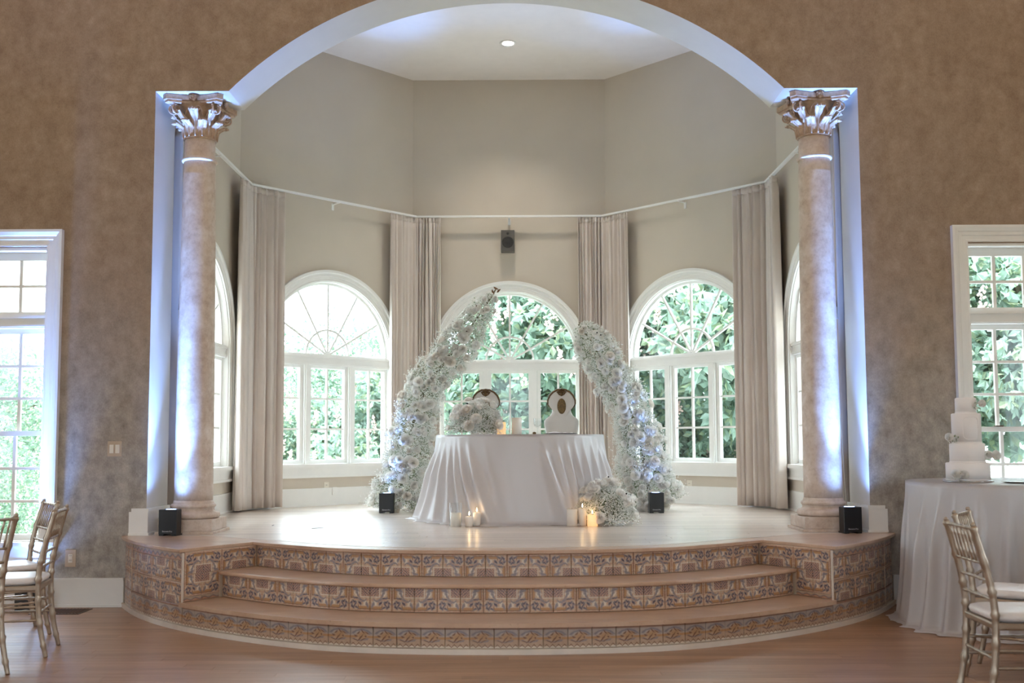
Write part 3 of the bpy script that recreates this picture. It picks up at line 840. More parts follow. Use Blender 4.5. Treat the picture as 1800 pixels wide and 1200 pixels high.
# ------------------------------------------------------------------ baseboards of the hall
def bb(name, x0, x1, z0, h, y=YW):
    mb = MB(); mb.box(x0, x1, y - .016, y, z0, z0 + h - .012); mb.box(x0, x1, y - .024, y, z0 + h - .02, z0 + h); mb.box(x0, x1, y - .03, y, z0, z0 + .02)
    return mb.build(name, m_trim, kind='structure')
bb('baseboard_front_left', -HX0, -3.03, 0, .225); bb('baseboard_front_right', 3.03, HX0, 0, .225)
for s_, nm in ((-1, 'left'), (1, 'right')):
    # plinth block beside the opening, returning into it
    mb = MB(); t = .016
    x0, x1 = HW - .002, 3.0
    L = [(x1, YW), (x1, YW - t), (x0 - t, YW - t), (x0 - t, YB), (x0, YB), (x0, YW)]
    f = lambda P: [(s_ * x, y) for x, y in P]
    mb.prism(f(L), S, S + .185)
    t2_ = .026; L2 = [(x1, YW), (x1, YW - t2_), (x0 - t2_, YW - t2_), (x0 - t2_, YB), (x0, YB), (x0, YW)]
    mb.prism(f(L2), S, S + .02)
    t3 = .021; L3 = [(x1 - .02, YW), (x1 - .02, YW - t3), (x0 - t3, YW - t3), (x0 - t3, YB), (x0, YB), (x0, YW)]
    mb.prism(f(L3), S + .185, S + .212)
    mb.build('trim_%s' % nm, m_trim, kind='structure')

# ------------------------------------------------------------------ columns
def sheet(fn, nu, nv, th, mb):
    """double-sided thick sheet; fn(u,v)->Vector, u,v in 0..1"""
    G = [[fn(i / nu, j / nv) for j in range(nv + 1)] for i in range(nu + 1)]
    def nrm(i, j):
        a = G[min(i + 1, nu)][j] - G[max(i - 1, 0)][j]; b_ = G[i][min(j + 1, nv)] - G[i][max(j - 1, 0)]
        n = a.cross(b_); return n.normalized() if n.length > 1e-9 else Vector((0, 1, 0))
    B = [[G[i][j] - nrm(i, j) * th for j in range(nv + 1)] for i in range(nu + 1)]
    ring = []
    mb.quadgrid(G); mb.quadgrid(B, flip=True)
    edge = [(i, 0) for i in range(nu)] + [(nu, j) for j in range(nv)] + [(i, nv) for i in range(nu, 0, -1)] + [(0, j) for j in range(nv, 0, -1)]
    mb.quadgrid([[G[i][j] for i, j in edge], [B[i][j] for i, j in edge]], closev=True, smooth=False)

def acanthus(h, w, curl, r0):
    """leaf hugging a bell of radius r0, growing up along z, facing +x"""
    mb = MB()
    def fn(u, v):
        s_ = (u - .5) * 2                                   # across
        lob = 1 - 0.22 * abs(math.sin(v * PI * 3.5)) * (0.4 + v)
        wid = w * (0.62 + 0.55 * math.sin(min(1, v * 1.15) * PI * .72)) * lob
        if v > .86: wid *= max(.25, 1 - (v - .86) * 4.2)
        t = max(0, v - .62) / .38
        x = r0 + 0.006 + 0.022 * v + curl * math.sin(t * PI * .62)
        z = h * (v if v < .62 else .62 + .38 * math.sin(t * PI * .72) / 1.02 * 0.95)
        y = s_ * wid * .5
        x += -abs(s_) ** 1.6 * 0.020 + 0.005 * math.cos(s_ * PI * 3) * (1 - .5 * abs(s_))
        return Vector((x, y, z))
    sheet(fn, 12, 16, 0.006, mb)
    mb.tube([(r0 + .008 + .022 * v + curl * math.sin(max(0, v - .62) / .38 * PI * .62) + .002, 0, h * (v if v < .62 else .62 + .38 * math.sin(max(0, v - .62) / .38 * PI * .72) / 1.02 * .95)) for v in [i / 10 * .93 for i in range(11)]], [.006 - .003 * i / 10 for i in range(11)], 5)
    me = mb.mesh('leaf', m_capital); fixn(me); return me
def volute(size, r):
    """spiral scroll in the xz plane rising from the bell"""
    mb = MB(); pts = []; rr = []
    for i in range(40):
        t = i / 39; a = PI * 0.5 - t * PI * 3.6; ra = size * (1 - t) ** .8 + .004
        pts.append((ra * math.cos(a), 0, ra * math.sin(a))); rr.append(r * (1 - .55 * t))
    P0 = [(-size * 2.3, 0, -size * 3.1), (-size * 2.0, 0, -size * 1.8), (-size * 1.4, 0, -size * .2), (-size * .75, 0, size * .75)]
    mb.tube(P0 + pts, [r * .6, r * .9, r, r] + rr, 7)
    mb.sphere((0, 0, 0), r * 1.1, 8, 6)
    me = mb.mesh('volute', m_capital); fixn(me); return me
leafA = acanthus(.125, .088, .070, .128); leafB = acanthus(.215, .092, .090, .128)
volM = volute(.036, .0085); helM = volute(.019, .006)
def make_column():
    col = empty('column')
    mb = MB(); mb.box(-.215, .215, -.215, .215, .022, .115); mb.box(-.235, .235, -.235, .235, 0, .022)
    o = mb.build('plinth', m_stone, col); bevel(o, .004, 2)
    mb = MB(); pr = [(.195, .115)]
    for i in range(9): t = -PI / 2 + PI * i / 8; pr.append((.185 + .028 * math.cos(t), .143 + .028 * math.sin(t)))
    pr += [(.178, .173), (.170, .180), (.166, .192), (.170, .200)]
    for i in range(7): t = -PI / 2 + PI * i / 6; pr.append((.164 + .016 * math.cos(t), .218 + .016 * math.sin(t)))
    pr += [(.163, .236), (.160, .244), (.1545, .262)]
    mb.lathe(pr, 48); mb.build('base_moulding', m_stone, col)
    mb = MB(); pr = []
    H0, H1 = .258, 3.075
    for i in range(25):
        t = i / 24; pr.append((.1535 - .024 * t ** 1.7, H0 + (H1 - H0) * t))
    mb.lathe(pr, 64); mb.build('shaft', m_stone, col)
    mb = MB(); pr = [(.128, 3.055)]
    for i in range(9): t = -PI / 2 + PI * i / 8; pr.append((.130 + .016 * math.cos(t), 3.083 + .014 * math.sin(t)))
    pr += [(.126, 3.10), (.124, 3.115), (.124, 3.262)]
    mb.lathe(pr, 48); mb.build('necking', m_stone, col)
    cp = MB(); zb = 3.255
    cp.lathe([(.124, zb), (.136, zb + .004), (.136, zb + .014), (.126, zb + .018), (.126, zb + .12), (.135, zb + .19), (.155, zb + .235), (.185, zb + .268), (.19, zb + .275), (.10, zb + .276)], 32)
    # abacus with concave sides and cut corners
    for (r_, za, zb2) in ((.236, zb + .272, zb + .292), (.250, zb + .292, zb + .336)):
        pl = []
        for k in range(4):
            a = PI / 4 + k * PI / 2
            c0 = Vector((math.cos(a), math.sin(a))) * r_ * 1.30; tdir = Vector((-math.sin(a), math.cos(a)))
            c1, c2 = c0 - tdir * .028, c0 + tdir * .028
            an = PI / 4 + (k + 1) * PI / 2
            n0 = Vector((math.cos(an), math.sin(an))) * r_ * 1.30 - Vector((-math.sin(an), math.cos(an))) * .028
            pl.append(c1)
            for i in range(13):
                t = i / 12; p = c2.lerp(n0, t); am = a + PI / 4
                p = p - Vector((math.cos(am), math.sin(am))) * (.055 * math.sin(PI * t)); pl.append(p)
        cp.prism(pl, za, zb2)
    cap = cp.build('capital', m_capital, col); bevel(cap, .003, 2, 50)
    for k in range(8): place('leaf', leafA, cap, (0, 0, zb + .012), (0, 0, PI / 8 + k * PI / 4))
    for k in range(8): place('leaf', leafB, cap, (0, 0, zb + .012), (0, 0, k * PI / 4))
    for k in range(4):
        a = PI / 4 + k * PI / 2
        for s_ in (-1, 1):
            place('volute', volM, cap, (.232 * math.cos(a) - s_ * .022 * math.sin(a), .232 * math.sin(a) + s_ * .022 * math.cos(a), zb + .222), (0, 0, a + s_ * .30))
        b_ = k * PI / 2
        for s_ in (-1, 1):
            place('volute', helM, cap, (.176 * math.cos(b_) - s_ * .03 * math.sin(b_), .176 * math.sin(b_) + s_ * .03 * math.cos(b_), zb + .232), (0, 0, b_ + s_ * PI / 2 + PI))
        mb = MB()
        for i in range(6):
            t = i * PI / 3; mb.sphere((0.022 * math.cos(t), 0.022 * math.sin(t), .0), .014, 7, 5)
        mb.sphere((0, 0, .006), .015, 10, 6); b0 = 0
        mb.xf(0, Matrix.Rotation(PI / 2, 4, 'Y'))
        me = mb.mesh('rosette', m_capital); place('rosette', me, cap, (.212 * math.cos(b_), .212 * math.sin(b_), zb + .312), (0, 0, b_))
    return col
colL = make_column(); colR = copy_tree(colL)
colL.location = (-2.582, 8.445, S); colR.location = (2.582, 8.445, S)
tag(colL, 'mottled stone column with leafy capital, left of the arch', 'column', 'columns of the arch')
tag(colR, 'mottled stone column with leafy capital, right of the arch', 'column', 'columns of the arch')

# ------------------------------------------------------------------ curtains and track
RZ = 4.10
def offpath(s_, off=0.12):
    """centre line of the curtain track round the bay, right to left of one half: back wall -> diagonal -> side"""
    k = off * math.tan(PI / 8)
    return [Vector((s_ * 0, 12.835 - off)), Vector((s_ * (1.227 - k), 12.835 - off)), Vector((s_ * (2.962 - off), 11.10 - k)), Vector((s_ * (2.962 - off), YB + .08))]
def path_pt(path, d):
    for a, b_ in zip(path, path[1:]):
        L = (b_ - a).length
        if d <= L: return a.lerp(b_, d / L), (b_ - a).normalized()
        d -= L
    return path[-1], (path[-1] - path[-2]).normalized()
def curtain(s_, d0, d1, nf, amp, label, z0=S + .02, z1=RZ - .02, seed=1, flat=0.0, off=.12, cord=False):
    rr = random.Random(seed); path = offpath(s_, off)
    NU = nf * 10; NV = 26; ph = [rr.uniform(-.5, .5) for _ in range(nf + 2)]; am = [rr.uniform(.55, 1.25) for _ in range(nf + 2)]
    P = []
    cuts = [0]
    for i in range(nf): cuts.append(cuts[-1] + rr.uniform(.6, 1.4))
    if flat: cuts = [0] + [c + flat for c in cuts[1:]]
    tot = cuts[-1]; cuts = [c / tot for c in cuts]
    for i in range(NU + 1):
        k = min(i // 10, nf - 1); t = (i - k * 10) / 10
        col = []
        for j in range(NV + 1):
            v = j / NV; z = z0 + (z1 - z0) * v
            u = cuts[k] + (cuts[k + 1] - cuts[k]) * t
            wob = .012 * math.sin(5 * v + k * 1.7 + seed) * math.sin(PI * u)
            p, d = path_pt(path, d0 + (d1 - d0) * u + wob - .15 * (cuts[k + 1] - cuts[k]) * (d1 - d0) * math.sin(2 * PI * t))
            n = Vector((-d.y, d.x)) * s_                       # towards the room
            A = amp * am[k] * (1.0 - .35 * v ** 3) * (1 + .12 * math.sin(3 * v + k))
            w = math.sin(PI * t) ** .9
            if v > .97: w = w * .8
            q_ = p + n * (A * (w - .5)) + d * (.35 * A * math.sin(2 * PI * t + ph[k]) * .5)
            col.append((q_.x, q_.y, z))
        P.append(col)
    mb = MB(); mb.quadgrid(P)
    me = mb.mesh('fabric', m_curtain)
    c0, _ = path_pt(path, (d0 + d1) / 2)
    cu = empty('curtain', (c0.x, c0.y, z0), label=label, cat='curtain', group='floor length curtains of the bay')
    o = place('fabric', me, cu, loc=(-c0.x, -c0.y, -z0))
    so = o.modifiers.new('thick', 'SOLIDIFY'); so.thickness = .004
    # sewn heading band
    hb = []
    for i in range(0, NU + 1): 
        a = P[i][NV]; b2 = P[i][NV - 1]; hb.append([(a[0], a[1], a[2] + .014), (b2[0] * .2 + a[0] * .8, b2[1] * .2 + a[1] * .8, a[2] - .05)])
    cen = Vector((0, 0))
    mb = MB(); mb.quadgrid(hb); o = place('heading', mb.mesh('heading', m_curtain), cu, loc=(-c0.x, -c0.y, -z0)); so = o.modifiers.new('thick', 'SOLIDIFY'); so.thickness = .010; so.offset = 0
    return cu
Lb = 1.227 - .12 * math.tan(PI / 8); Ld = (offpath(1)[2] - offpath(1)[1]).length
for s_, nm, oth in ((-1, 'left', 'right'), (1, 'right', 'left')):
    c1 = Lb; c2 = Lb + Ld
    curtain(s_, .865, c1 - .015, 8, .085, 'cream curtain beside the middle arched window, on its %s' % nm, seed=3 + s_)
    curtain(s_, c1 + .015, c1 + .40, 7, .085, 'cream curtain on the window-corner post %s of centre, nearer the %s diagonal window' % (nm, nm), seed=8 + s_)
    curtain(s_, c2 - .43, c2 + .34, 11, .12, 'wide cream curtain hanging between the %s diagonal window and the %s column' % (nm, nm), seed=13 + s_, flat=.25)
    curtain(s_, c2 + 1.98, c2 + 2.36, 5, .10, 'cream curtain behind the %s column, washed by blue light' % nm, seed=21 + s_, off=.092)
tr = empty('curtain_track', (0, 12.7, RZ), label='thin white curtain track running round the whole bay above the arched windows', cat='track')
pts = [(p.x, p.y) for p in offpath(-1, .12)[::-1]] + [(p.x, p.y) for p in offpath(1, .12)[1:]]
outp = [(p.x, p.y) for p in offpath(-1, .155)[::-1]] + [(p.x, p.y) for p in offpath(1, .155)[1:]]
mb = MB(); mb.prism(outp + pts[::-1], 0, .022); mb.build('rail', m_trim, tr, loc=(0, -12.7, 0))
for k, (M, a, b_) in frames.items():
    mb = MB(); mb.box(-.012, .012, -.15, 0, RZ - .006, RZ + .002); mb.box(-.016, .016, -.008, 0, RZ - .07, RZ + .01)
    o = mb.build('bracket', m_trim, tr); o.matrix_world = Matrix.Translation((0, 0, 0)) @ M
    o.matrix_parent_inverse = Matrix.Translation((0, -12.7, -RZ))
    o.matrix_basis = M

# cord pulls hanging in front of the blue-lit curtain
for s_, lb in ((1, 'dark and white cord weight hanging beside the right column'), (-1, 'slender cord weight hanging beside the left column')):
    cp = empty('cord_pull', (s_ * 2.818, 8.735, 2.42), label=lb, cat='cord pull')
    mb = MB(); mb.lathe([(.0165, -.10), (.0175, -.09), (.0175, 0), (.015, .005)], 12); mb.build('weight', m_plate, cp)
    mb = MB(); mb.lathe([(.016, .005), (.014, .04), (.006, .10), (.002, .13)], 12); mb.build('cone', m_branch, cp)
    mb = MB(); mb.tube([(0, 0, .12), (0, 0, 1.695)], .0015, 5); mb.build('cord', m_plate, cp)

# ------------------------------------------------------------------ wall speaker, downlight, plates
sp = empty('wall_speaker', (-.018, 12.835, 3.80), label='small grey speaker box fixed high on the back wall', cat='speaker')
mb = MB(); mb.box(-.085, .085, -.15, -.02, -.135, .135); o = mb.build('cabinet', m_speakerf, sp); bevel(o, .006, 2)
mb = MB(); mb.box(-.10, .10, -.02, 0, -.15, .15); mb.build('mount', m_baywall, sp)
mb = MB(); mb.lathe([(.072, -.001), (.072, .004), (.062, .002), (.03, -.012 + .012), (.001, .008)], 28); mb.xf(0, Matrix.Rotation(PI / 2, 4, 'X')); mb.build('woofer', m_speakerd, sp, loc=(0, -.151, -.02))
mb = MB(); mb.lathe([(.017, 0), (.016, .003), (.008, .004), (.001, .006)], 16); mb.xf(0, Matrix.Rotation(PI / 2, 4, 'X')); mb.build('tweeter', m_speakerd, sp, loc=(0, -.151, .092))
dl = empty('downlight', (0, 11.62, ZC), label='round recessed downlight glowing in the bay ceiling', cat='downlight')
mb = MB(); mb.lathe([(.068, -.003), (.095, -.008), (.098, 0), (.068, 0)], 32, cap=False); mb.build('rim', m_trim, dl)
mb = MB(); mb.lathe([(.001, -.004), (.068, -.0045)], 32, cap=False); mb.build('lens', m_downl, dl)
lamp('downlight_spot', 'SPOT', (0, 11.62, ZC - .03), 80, (1, .9, .76), spot_size=R(110), spot_blend=.8, shadow_soft_size=.06)

def plate(name, M, x, z, w, h, label, cat, sockets=2, rocker=False):
    o = empty(name, mat=M @ Matrix.Translation((x, 0, z)), label=label, cat=cat)
    mb = MB(); mb.box(-w / 2, w / 2, -.006, 0, -h / 2, h / 2); a = mb.build('plate', m_platedge if rocker or sockets == 3 else m_plate, o); bevel(a, .003, 2)
    if rocker:
        for s_ in (-1, 1):
            mb = MB(); mb.box(-.016, .016, -.011, -.005, -.034, .034); a = mb.build('rocker', m_plate, o, loc=(s_ * .023, 0, 0)); bevel(a, .002, 2)
    else:
        mb = MB(); mb.box(-.017, .017, -.009, -.005, -.034, .034); f = mb.build('socket', m_plate, o); bevel(f, .002, 2)
        for s_ in (-1, 1):
            for x2 in (-.006, .006):
                mb = MB(); mb.box(x2 - .0015, x2 + .0015, -.0095, -.0088, s_ * .018 - .001, s_ * .018 + .009); mb.build('slot', m_plate_dk, f)
    return o
MF = Matrix.Translation((0, YW, 0))
plate('light_switch', MF, -3.130, 1.238, .115, .122, 'double light switch on the brown wall left of the arch', 'light switch', rocker=True)
plate('wall_outlet', MF, -3.458, .378, .086, .135, 'double outlet low on the brown wall beside the left chairs', 'outlet', sockets=3)
ML = frames['bay_left_diagonal'][0]; MR = frames['bay_right_diagonal'][0]
MLb = ML @ Matrix.Translation((0, -.001, 0))
plate('wall_outlet', MLb, -.055, .768, .07, .115, 'white outlet under the left diagonal window', 'outlet')
plate('wall_outlet', MR @ Matrix.Translation((0, -.001, 0)), -.005, .768, .07, .115, 'white outlet under the right diagonal window', 'outlet')
mb = MB(); mb.box(-.03, .03, -.032, -.016, -.045, .045); mb.box(-.022, .022, -.036, -.032, -.035, .035)
o = mb.build('cable_box', m_trim); o.matrix_world = ML @ Matrix.Translation((.045, -.001, .72)); tag(o, 'small white box on the baseboard beside the left bay outlet', 'cable box')
vt = empty('floor_vent', (-3.42, 7.93, 0), label='brown metal floor vent in front of the left baseboard', cat='floor vent')
mb = MB(); mb.box(-.19, .19, -.13, .13, 0, .004); mb.build('frame', m_vent, vt)
for i in range(14):
    mb = MB(); mb.box(-.17 + i * .0255, -.17 + i * .0255 + .008, -.11, .11, .004, .007); mb.build('slat', m_gap, vt)

# ------------------------------------------------------------------ flowers
def rose_mesh(name, R0=1.0, layers=((3, .30, .95, .0), (4, .48, .95, .05), (5, .66, .90, .12), (6, .84, .80, .22), (6, 1.0, .62, .34)), mat=None, ruffle=0.0, seed=1, centre=None):
    rr = random.Random(seed); mb = MB()
    for li, (n, r, h, curl) in enumerate(layers):
        a0 = rr.uniform(0, 6)
        for k in range(n):
            a = a0 + 2 * PI * k / n + rr.uniform(-.12, .12); span = PI / n * 1.45; hh = h * rr.uniform(.93, 1.05)
            P = []
            for i in range(6):
                u = (i / 5 - .5) * 2; row = []
                for j in range(5):
                    v = j / 4
                    rad = r * (math.sin(min(1, v * 1.25) * PI / 2)) ** .7 * (.94 + .06 * abs(u)) + curl * v ** 3 * (1 - .2 * u * u)
                    z = -.45 + 1.15 * hh * v - .16 * u * u * v - curl * .5 * v ** 4 + ruffle * math.sin(u * 9 + k) * v * .12
                    rad += ruffle * math.sin(u * 11 + k * 2) * v * .10
                    t = a + u * span * (.25 + .75 * math.sin(min(1, v * 1.5) * PI / 2))
                    row.append((rad * math.cos(t) * R0, rad * math.sin(t) * R0, z * R0))
                P.append(row)
            mb.quadgrid(P)
    mb.sphere((0, 0, -.12 * R0), .24 * R0, 8, 6, 1.9)
    me = mb.mesh(name, mat)
    if centre is not None:
        me2 = MB(); me2.sphere((0, 0, .45 * R0), .20 * R0, 8, 6)
        bm = bmesh.new(); bm.from_mesh(me); t = me2.mesh('t', None); bm2 = bmesh.new(); 
        off = len(bm.faces); bm.from_mesh(t); bm.faces.ensure_lookup_table()
        for f in bm.faces[off:]: f.material_index = 1
        bm.to_mesh(me); me.materials.append(centre)
    return me
roses = [rose_mesh('rose', mat=m_petal, seed=1), rose_mesh('rose', mat=m_petal, seed=2, layers=((3, .26, 1.0, .0), (4, .44, 1.0, .03), (5, .62, .98, .07), (6, .80, .92, .12))),
         rose_mesh('rose', mat=m_petal_warm, seed=3), rose_mesh('rose', mat=m_petal, seed=5, layers=((3, .2, .9, 0), (5, .38, .92, .05), (7, .55, .9, .1), (9, .75, .8, .2), (10, .95, .6, .35)), ruffle=.9)]
anem = rose_mesh('anemone', mat=m_petal, seed=9, layers=((5, .7, .35, .25), (6, 1.0, .2, .3)), centre=m_darkc)

ICO_V = np.array([(1, 0, 0), (-1, 0, 0), (0, 1, 0), (0, -1, 0), (0, 0, 1), (0, 0, -1)], float)
ICO_F = np.array([(0, 2, 4), (2, 1, 4), (1, 3, 4), (3, 0, 4), (2, 0, 5), (1, 2, 5), (3, 1, 5), (0, 3, 5)])
def gyp(name, C0, Nrm, P, size, rs, parent, leaves=0, stems=0.35):
    """baby's breath: P floret points with anchor points C0 on the core; one mesh"""
    n = len(P); s_ = size * rs.uniform(.6, 1.3, n)
    V = (P[:, None, :] + ICO_V[None] * s_[:, None, None]).reshape(-1, 3)
    F = (ICO_F[None] + (np.arange(n) * 6)[:, None, None]).reshape(-1, 3); mi = np.zeros(len(F), int)
    k = int(n * stems); idx = rs.choice(n, k, replace=False)
    A = C0[idx] * .5 + P[idx] * .5; B = P[idx]; w = rs.normal(size=(k, 3)) * .0007
    base = len(V); V2 = np.stack([A + w, A - w, B - w * .6, B + w * .6], 1).reshape(-1, 3)
    q_ = np.arange(k) * 4 + base; F2 = np.concatenate([np.stack([q_, q_ + 1, q_ + 2], 1), np.stack([q_, q_ + 2, q_ + 3], 1)])
    V = np.concatenate([V, V2]); F = np.concatenate([F, F2]); mi = np.concatenate([mi, np.ones(len(F2), int)])
    if leaves:
        idx = rs.choice(n, leaves); p = C0[idx] * .22 + P[idx] * .78; d = rs.normal(size=(leaves, 3)); d /= np.linalg.norm(d, axis=1)[:, None]
        e = rs.normal(size=(leaves, 3)); e = np.cross(d, e); e /= np.linalg.norm(e, axis=1)[:, None]
        L = rs.uniform(.015, .032, leaves)[:, None]; base = len(V)
        V3 = np.stack([p, p + d * L * .5 + e * L * .22, p + d * L, p + d * L * .5 - e * L * .22], 1).reshape(-1, 3)
        q_ = np.arange(leaves) * 4 + base; F3 = np.concatenate([np.stack([q_, q_ + 1, q_ + 2], 1), np.stack([q_, q_ + 2, q_ + 3], 1)])
        V = np.concatenate([V, V3]); F = np.concatenate([F, F3]); mi = np.concatenate([mi, np.ones(len(F3), int)])
    me = npmesh(name, V, F, [m_breath, m_stem], midx=mi)
    return place(name, me, parent, kind='stuff')
def put_flower(kind, p, n, size, parent, rr):
    n = Vector(n).normalized(); q_ = n.to_track_quat('Z', 'Y')
    o = place('rose' if kind < 4 else 'anemone', roses[kind] if kind < 4 else anem, parent, p)
    o.rotation_mode = 'QUATERNION'
    from mathutils import Quaternion
    o.rotation_quaternion = q_ @ Quaternion((0, 0, 1), rr.uniform(0, 6.28)); o.scale = (size,) * 3
    return o
def arch_arm(name, pts, y, label, seed, tip=False, nrose=120, nflo=15000):
    """pts: (x, z, r) along the arm"""
    rs = np.random.default_rng(seed); rr = random.Random(seed)
    root = empty(name, (pts[0][0], y, S), label=label, cat='flower arch', group='flower arch halves')
    A = np.array([(p[0] - pts[0][0], 0, p[1] - S) for p in pts]); rad = np.array([p[2] for p in pts])
    seg = np.linalg.norm(np.diff(A, axis=0), axis=1); cum = np.concatenate([[0], np.cumsum(seg)])
    def at(d):
        c = np.stack([np.interp(d, cum, A[:, k]) for k in range(3)], -1); c2 = np.stack([np.interp(d + .01, cum, A[:, k]) for k in range(3)], -1); c1 = np.stack([np.interp(d - .01, cum, A[:, k]) for k in range(3)], -1)
        t = c2 - c1; t /= np.linalg.norm(t, axis=-1, keepdims=True) + 1e-9
        return c, t, np.interp(d, cum, rad)
    mb = MB(); cc, _, _ = at(np.linspace(0, cum[-1], 24))
    top = cc[-1] + (cc[-1] - cc[-2]) * (.55 if tip else .2)
    mb.tube([Vector(c) for c in cc] + [Vector(top)], [.016 if i < 17 else .010 for i in range(24)] + [.006], 7); mb.build('branch', m_stemcore, root)
    if tip:
        for k, (dx, dz, an) in enumerate(((.0, .01, .5), (.03, -.02, 2.4), (-.03, -.03, 1.2))):
            mb = MB(); mb.quadgrid([[(-.03 + .06 * i / 4, .012 * math.sin(i), (j - .5) * .022 * math.sin(PI * (i + .3) / 4.6)) for j in (0, .5, 1)] for i in range(5)])
            mb.build('dry_leaf', m_branch, root, (top[0] + dx, top[1] - .02, top[2] + dz), (0, an, .4))
    wts = np.interp(np.linspace(0, cum[-1], 400), cum, rad); dd = np.linspace(0, cum[-1], 400)
    d = rs.choice(dd, nflo, p=wts / wts.sum()) + rs.uniform(-.004, .004, nflo)
    c, t, r = at(d)
    yv = np.array([0, 1., 0]); sx = np.cross(t, yv)
    ph = rs.uniform(0, 2 * PI, nflo)
    nr = sx * np.cos(ph)[:, None] + yv * np.sin(ph)[:, None]
    lump = np.array([noise.noise(Vector((float(a) * 7, float(b_) * 1.2, seed * 3.1))) for a, b_ in zip(d, ph)])
    rf = (.62 + .42 * rs.random(nflo) ** .8 + lump * .38); wild = rs.random(nflo) < .05; rf[wild] += rs.uniform(.1, .35, wild.sum())
    P = c + nr * (r * rf)[:, None] + rs.normal(size=(nflo, 3)) * .008
    P[:, 2] = np.maximum(P[:, 2], .004)
    gyp('babys_breath', c, nr, P, .0068, rs, root, leaves=nflo // 5)
    for k in range(nrose):
        dk = cum[-1] * (k + .5) / nrose; 
        dk = float(rs.choice(dd, p=wts / wts.sum()))
        c, t, r = at(np.array([dk])); c, t, r = c[0], t[0], float(r[0])
        ph = rr.uniform(0, 2 * PI) if rr.random() < .35 else -PI / 2 + rr.gauss(0, .75)
        sx = np.cross(t, yv); n = sx * math.cos(ph) + yv * math.sin(ph)
        p = c + n * r * rr.uniform(.90, 1.12)
        near_tip = dk > cum[-1] * .8
        kind = rr.choice([0, 0, 1, 1, 2, 3, 3]); 
        if near_tip and rr.random() < .5: kind = 4
        sz = rr.uniform(.032, .050) * (.8 if near_tip else 1)
        if p[2] < sz: p[2] = sz
        nn = n + np.array([0, -.25, .25]) + rs.normal(size=3) * .15
        put_flower(kind, Vector(p), nn, sz, root, rr)
    return root
def ax(px): return -1.174 + (px - 700) * .006037
def az(py): return .577 + (895 - py) * .005990
Lp = [(698, 893, 54), (700, 868, 46), (706, 840, 42), (716, 800, 41), (722, 750, 39), (738, 700, 36), (757, 662, 35), (776, 640, 34), (806, 600, 34), (838, 555, 27), (856, 528, 17), (866, 512, 7)]
Rp = [(1152, 893, 54), (1142, 870, 54), (1134, 840, 50), (1130, 800, 46), (1119, 750, 37), (1099, 700, 36), (1072, 655, 34), (1050, 615, 36), (1034, 588, 31), (1020, 570, 14)]
aL = arch_arm('flower_arch', [(ax(a), az(b_), r * .0058) for a, b_, r in Lp], 10.95, 'taller left half of the white flower arch, leaning in to a bare twig tip', 4, tip=True, nrose=175, nflo=21000)
aR = arch_arm('flower_arch', [(ax(a), az(b_), r * .0058) for a, b_, r in Rp], 10.95, 'shorter right half of the white flower arch, with dark-eyed flowers at its tip', 5, nrose=175, nflo=21000)

def arrangement(name, loc, rx, ry, rz_, label, seed, nrose, nflo, cat='flower arrangement', flo=.0055, rsz=(.034, .046), full=False):
    rs = np.random.default_rng(seed); rr = random.Random(seed); root = empty(name, loc, label=label, cat=cat)
    v = rs.normal(size=(nflo, 3)); v /= np.linalg.norm(v, axis=1)[:, None]; v[:, 2] = np.abs(v[:, 2]) * 1.0 - .25 * rs.random(nflo)
    lump = np.array([noise.noise(Vector(tuple(float(q_) * 2.4 for q_ in a)) + Vector((seed, 0, 0))) for a in v])
    k = (.6 + .42 * rs.random(nflo) ** .7 + lump * .3)[:, None]; D = np.array([rx, ry, rz_])
    P = v * D * k; P[:, 2] += rz_ * .22; P[:, 2] = np.maximum(P[:, 2], .004)
    gyp('babys_breath', np.tile([0, 0, rz_ * .25], (nflo, 1)), v, P, flo, rs, root, leaves=nflo // 8)
    i = 0
    while i < nrose:
        n = Vector((rr.gauss(0, 1), rr.gauss(0, 1), rr.gauss(0, 1))).normalized()
        if n.z < -.05 or (n.y > .4 and not full): continue
        p = Vector((n.x * rx, n.y * ry, n.z * rz_ + rz_ * .22)) * rr.uniform(.92, 1.06); sz = rr.uniform(*rsz); p.z = max(p.z, sz * .8)
        put_flower(rr.choice([0, 1, 1, 2, 3, 0, 4] if rr.random() < .4 else [0, 1, 2, 3]), p, n + Vector((0, -.2, .2)), sz, root, rr); i += 1
    return root

# ------------------------------------------------------------------ sweetheart table
TX, TY, TR, TZ = 0.105, 9.80, 0.785, 1.345
tb = empty('table', (TX, TY, S), label='round table on the stage, hidden under the white floor-length cloth', cat='table')
mb = MB(); mb.lathe([(.01, .745), (TR - .02, .745), (TR - .008, .755), (TR - .008, .775), (TR - .02, .782), (.01, .782)], 48); mb.build('tabletop', m_branch, tb)
for k in range(4):
    a = PI / 4 + k * PI / 2; mb = MB(); mb.tube([(.45 * math.cos(a), .45 * math.sin(a), 0), (.35 * math.cos(a), .35 * math.sin(a), .745)], .018, 8); mb.build('leg', m_speakerd, tb)

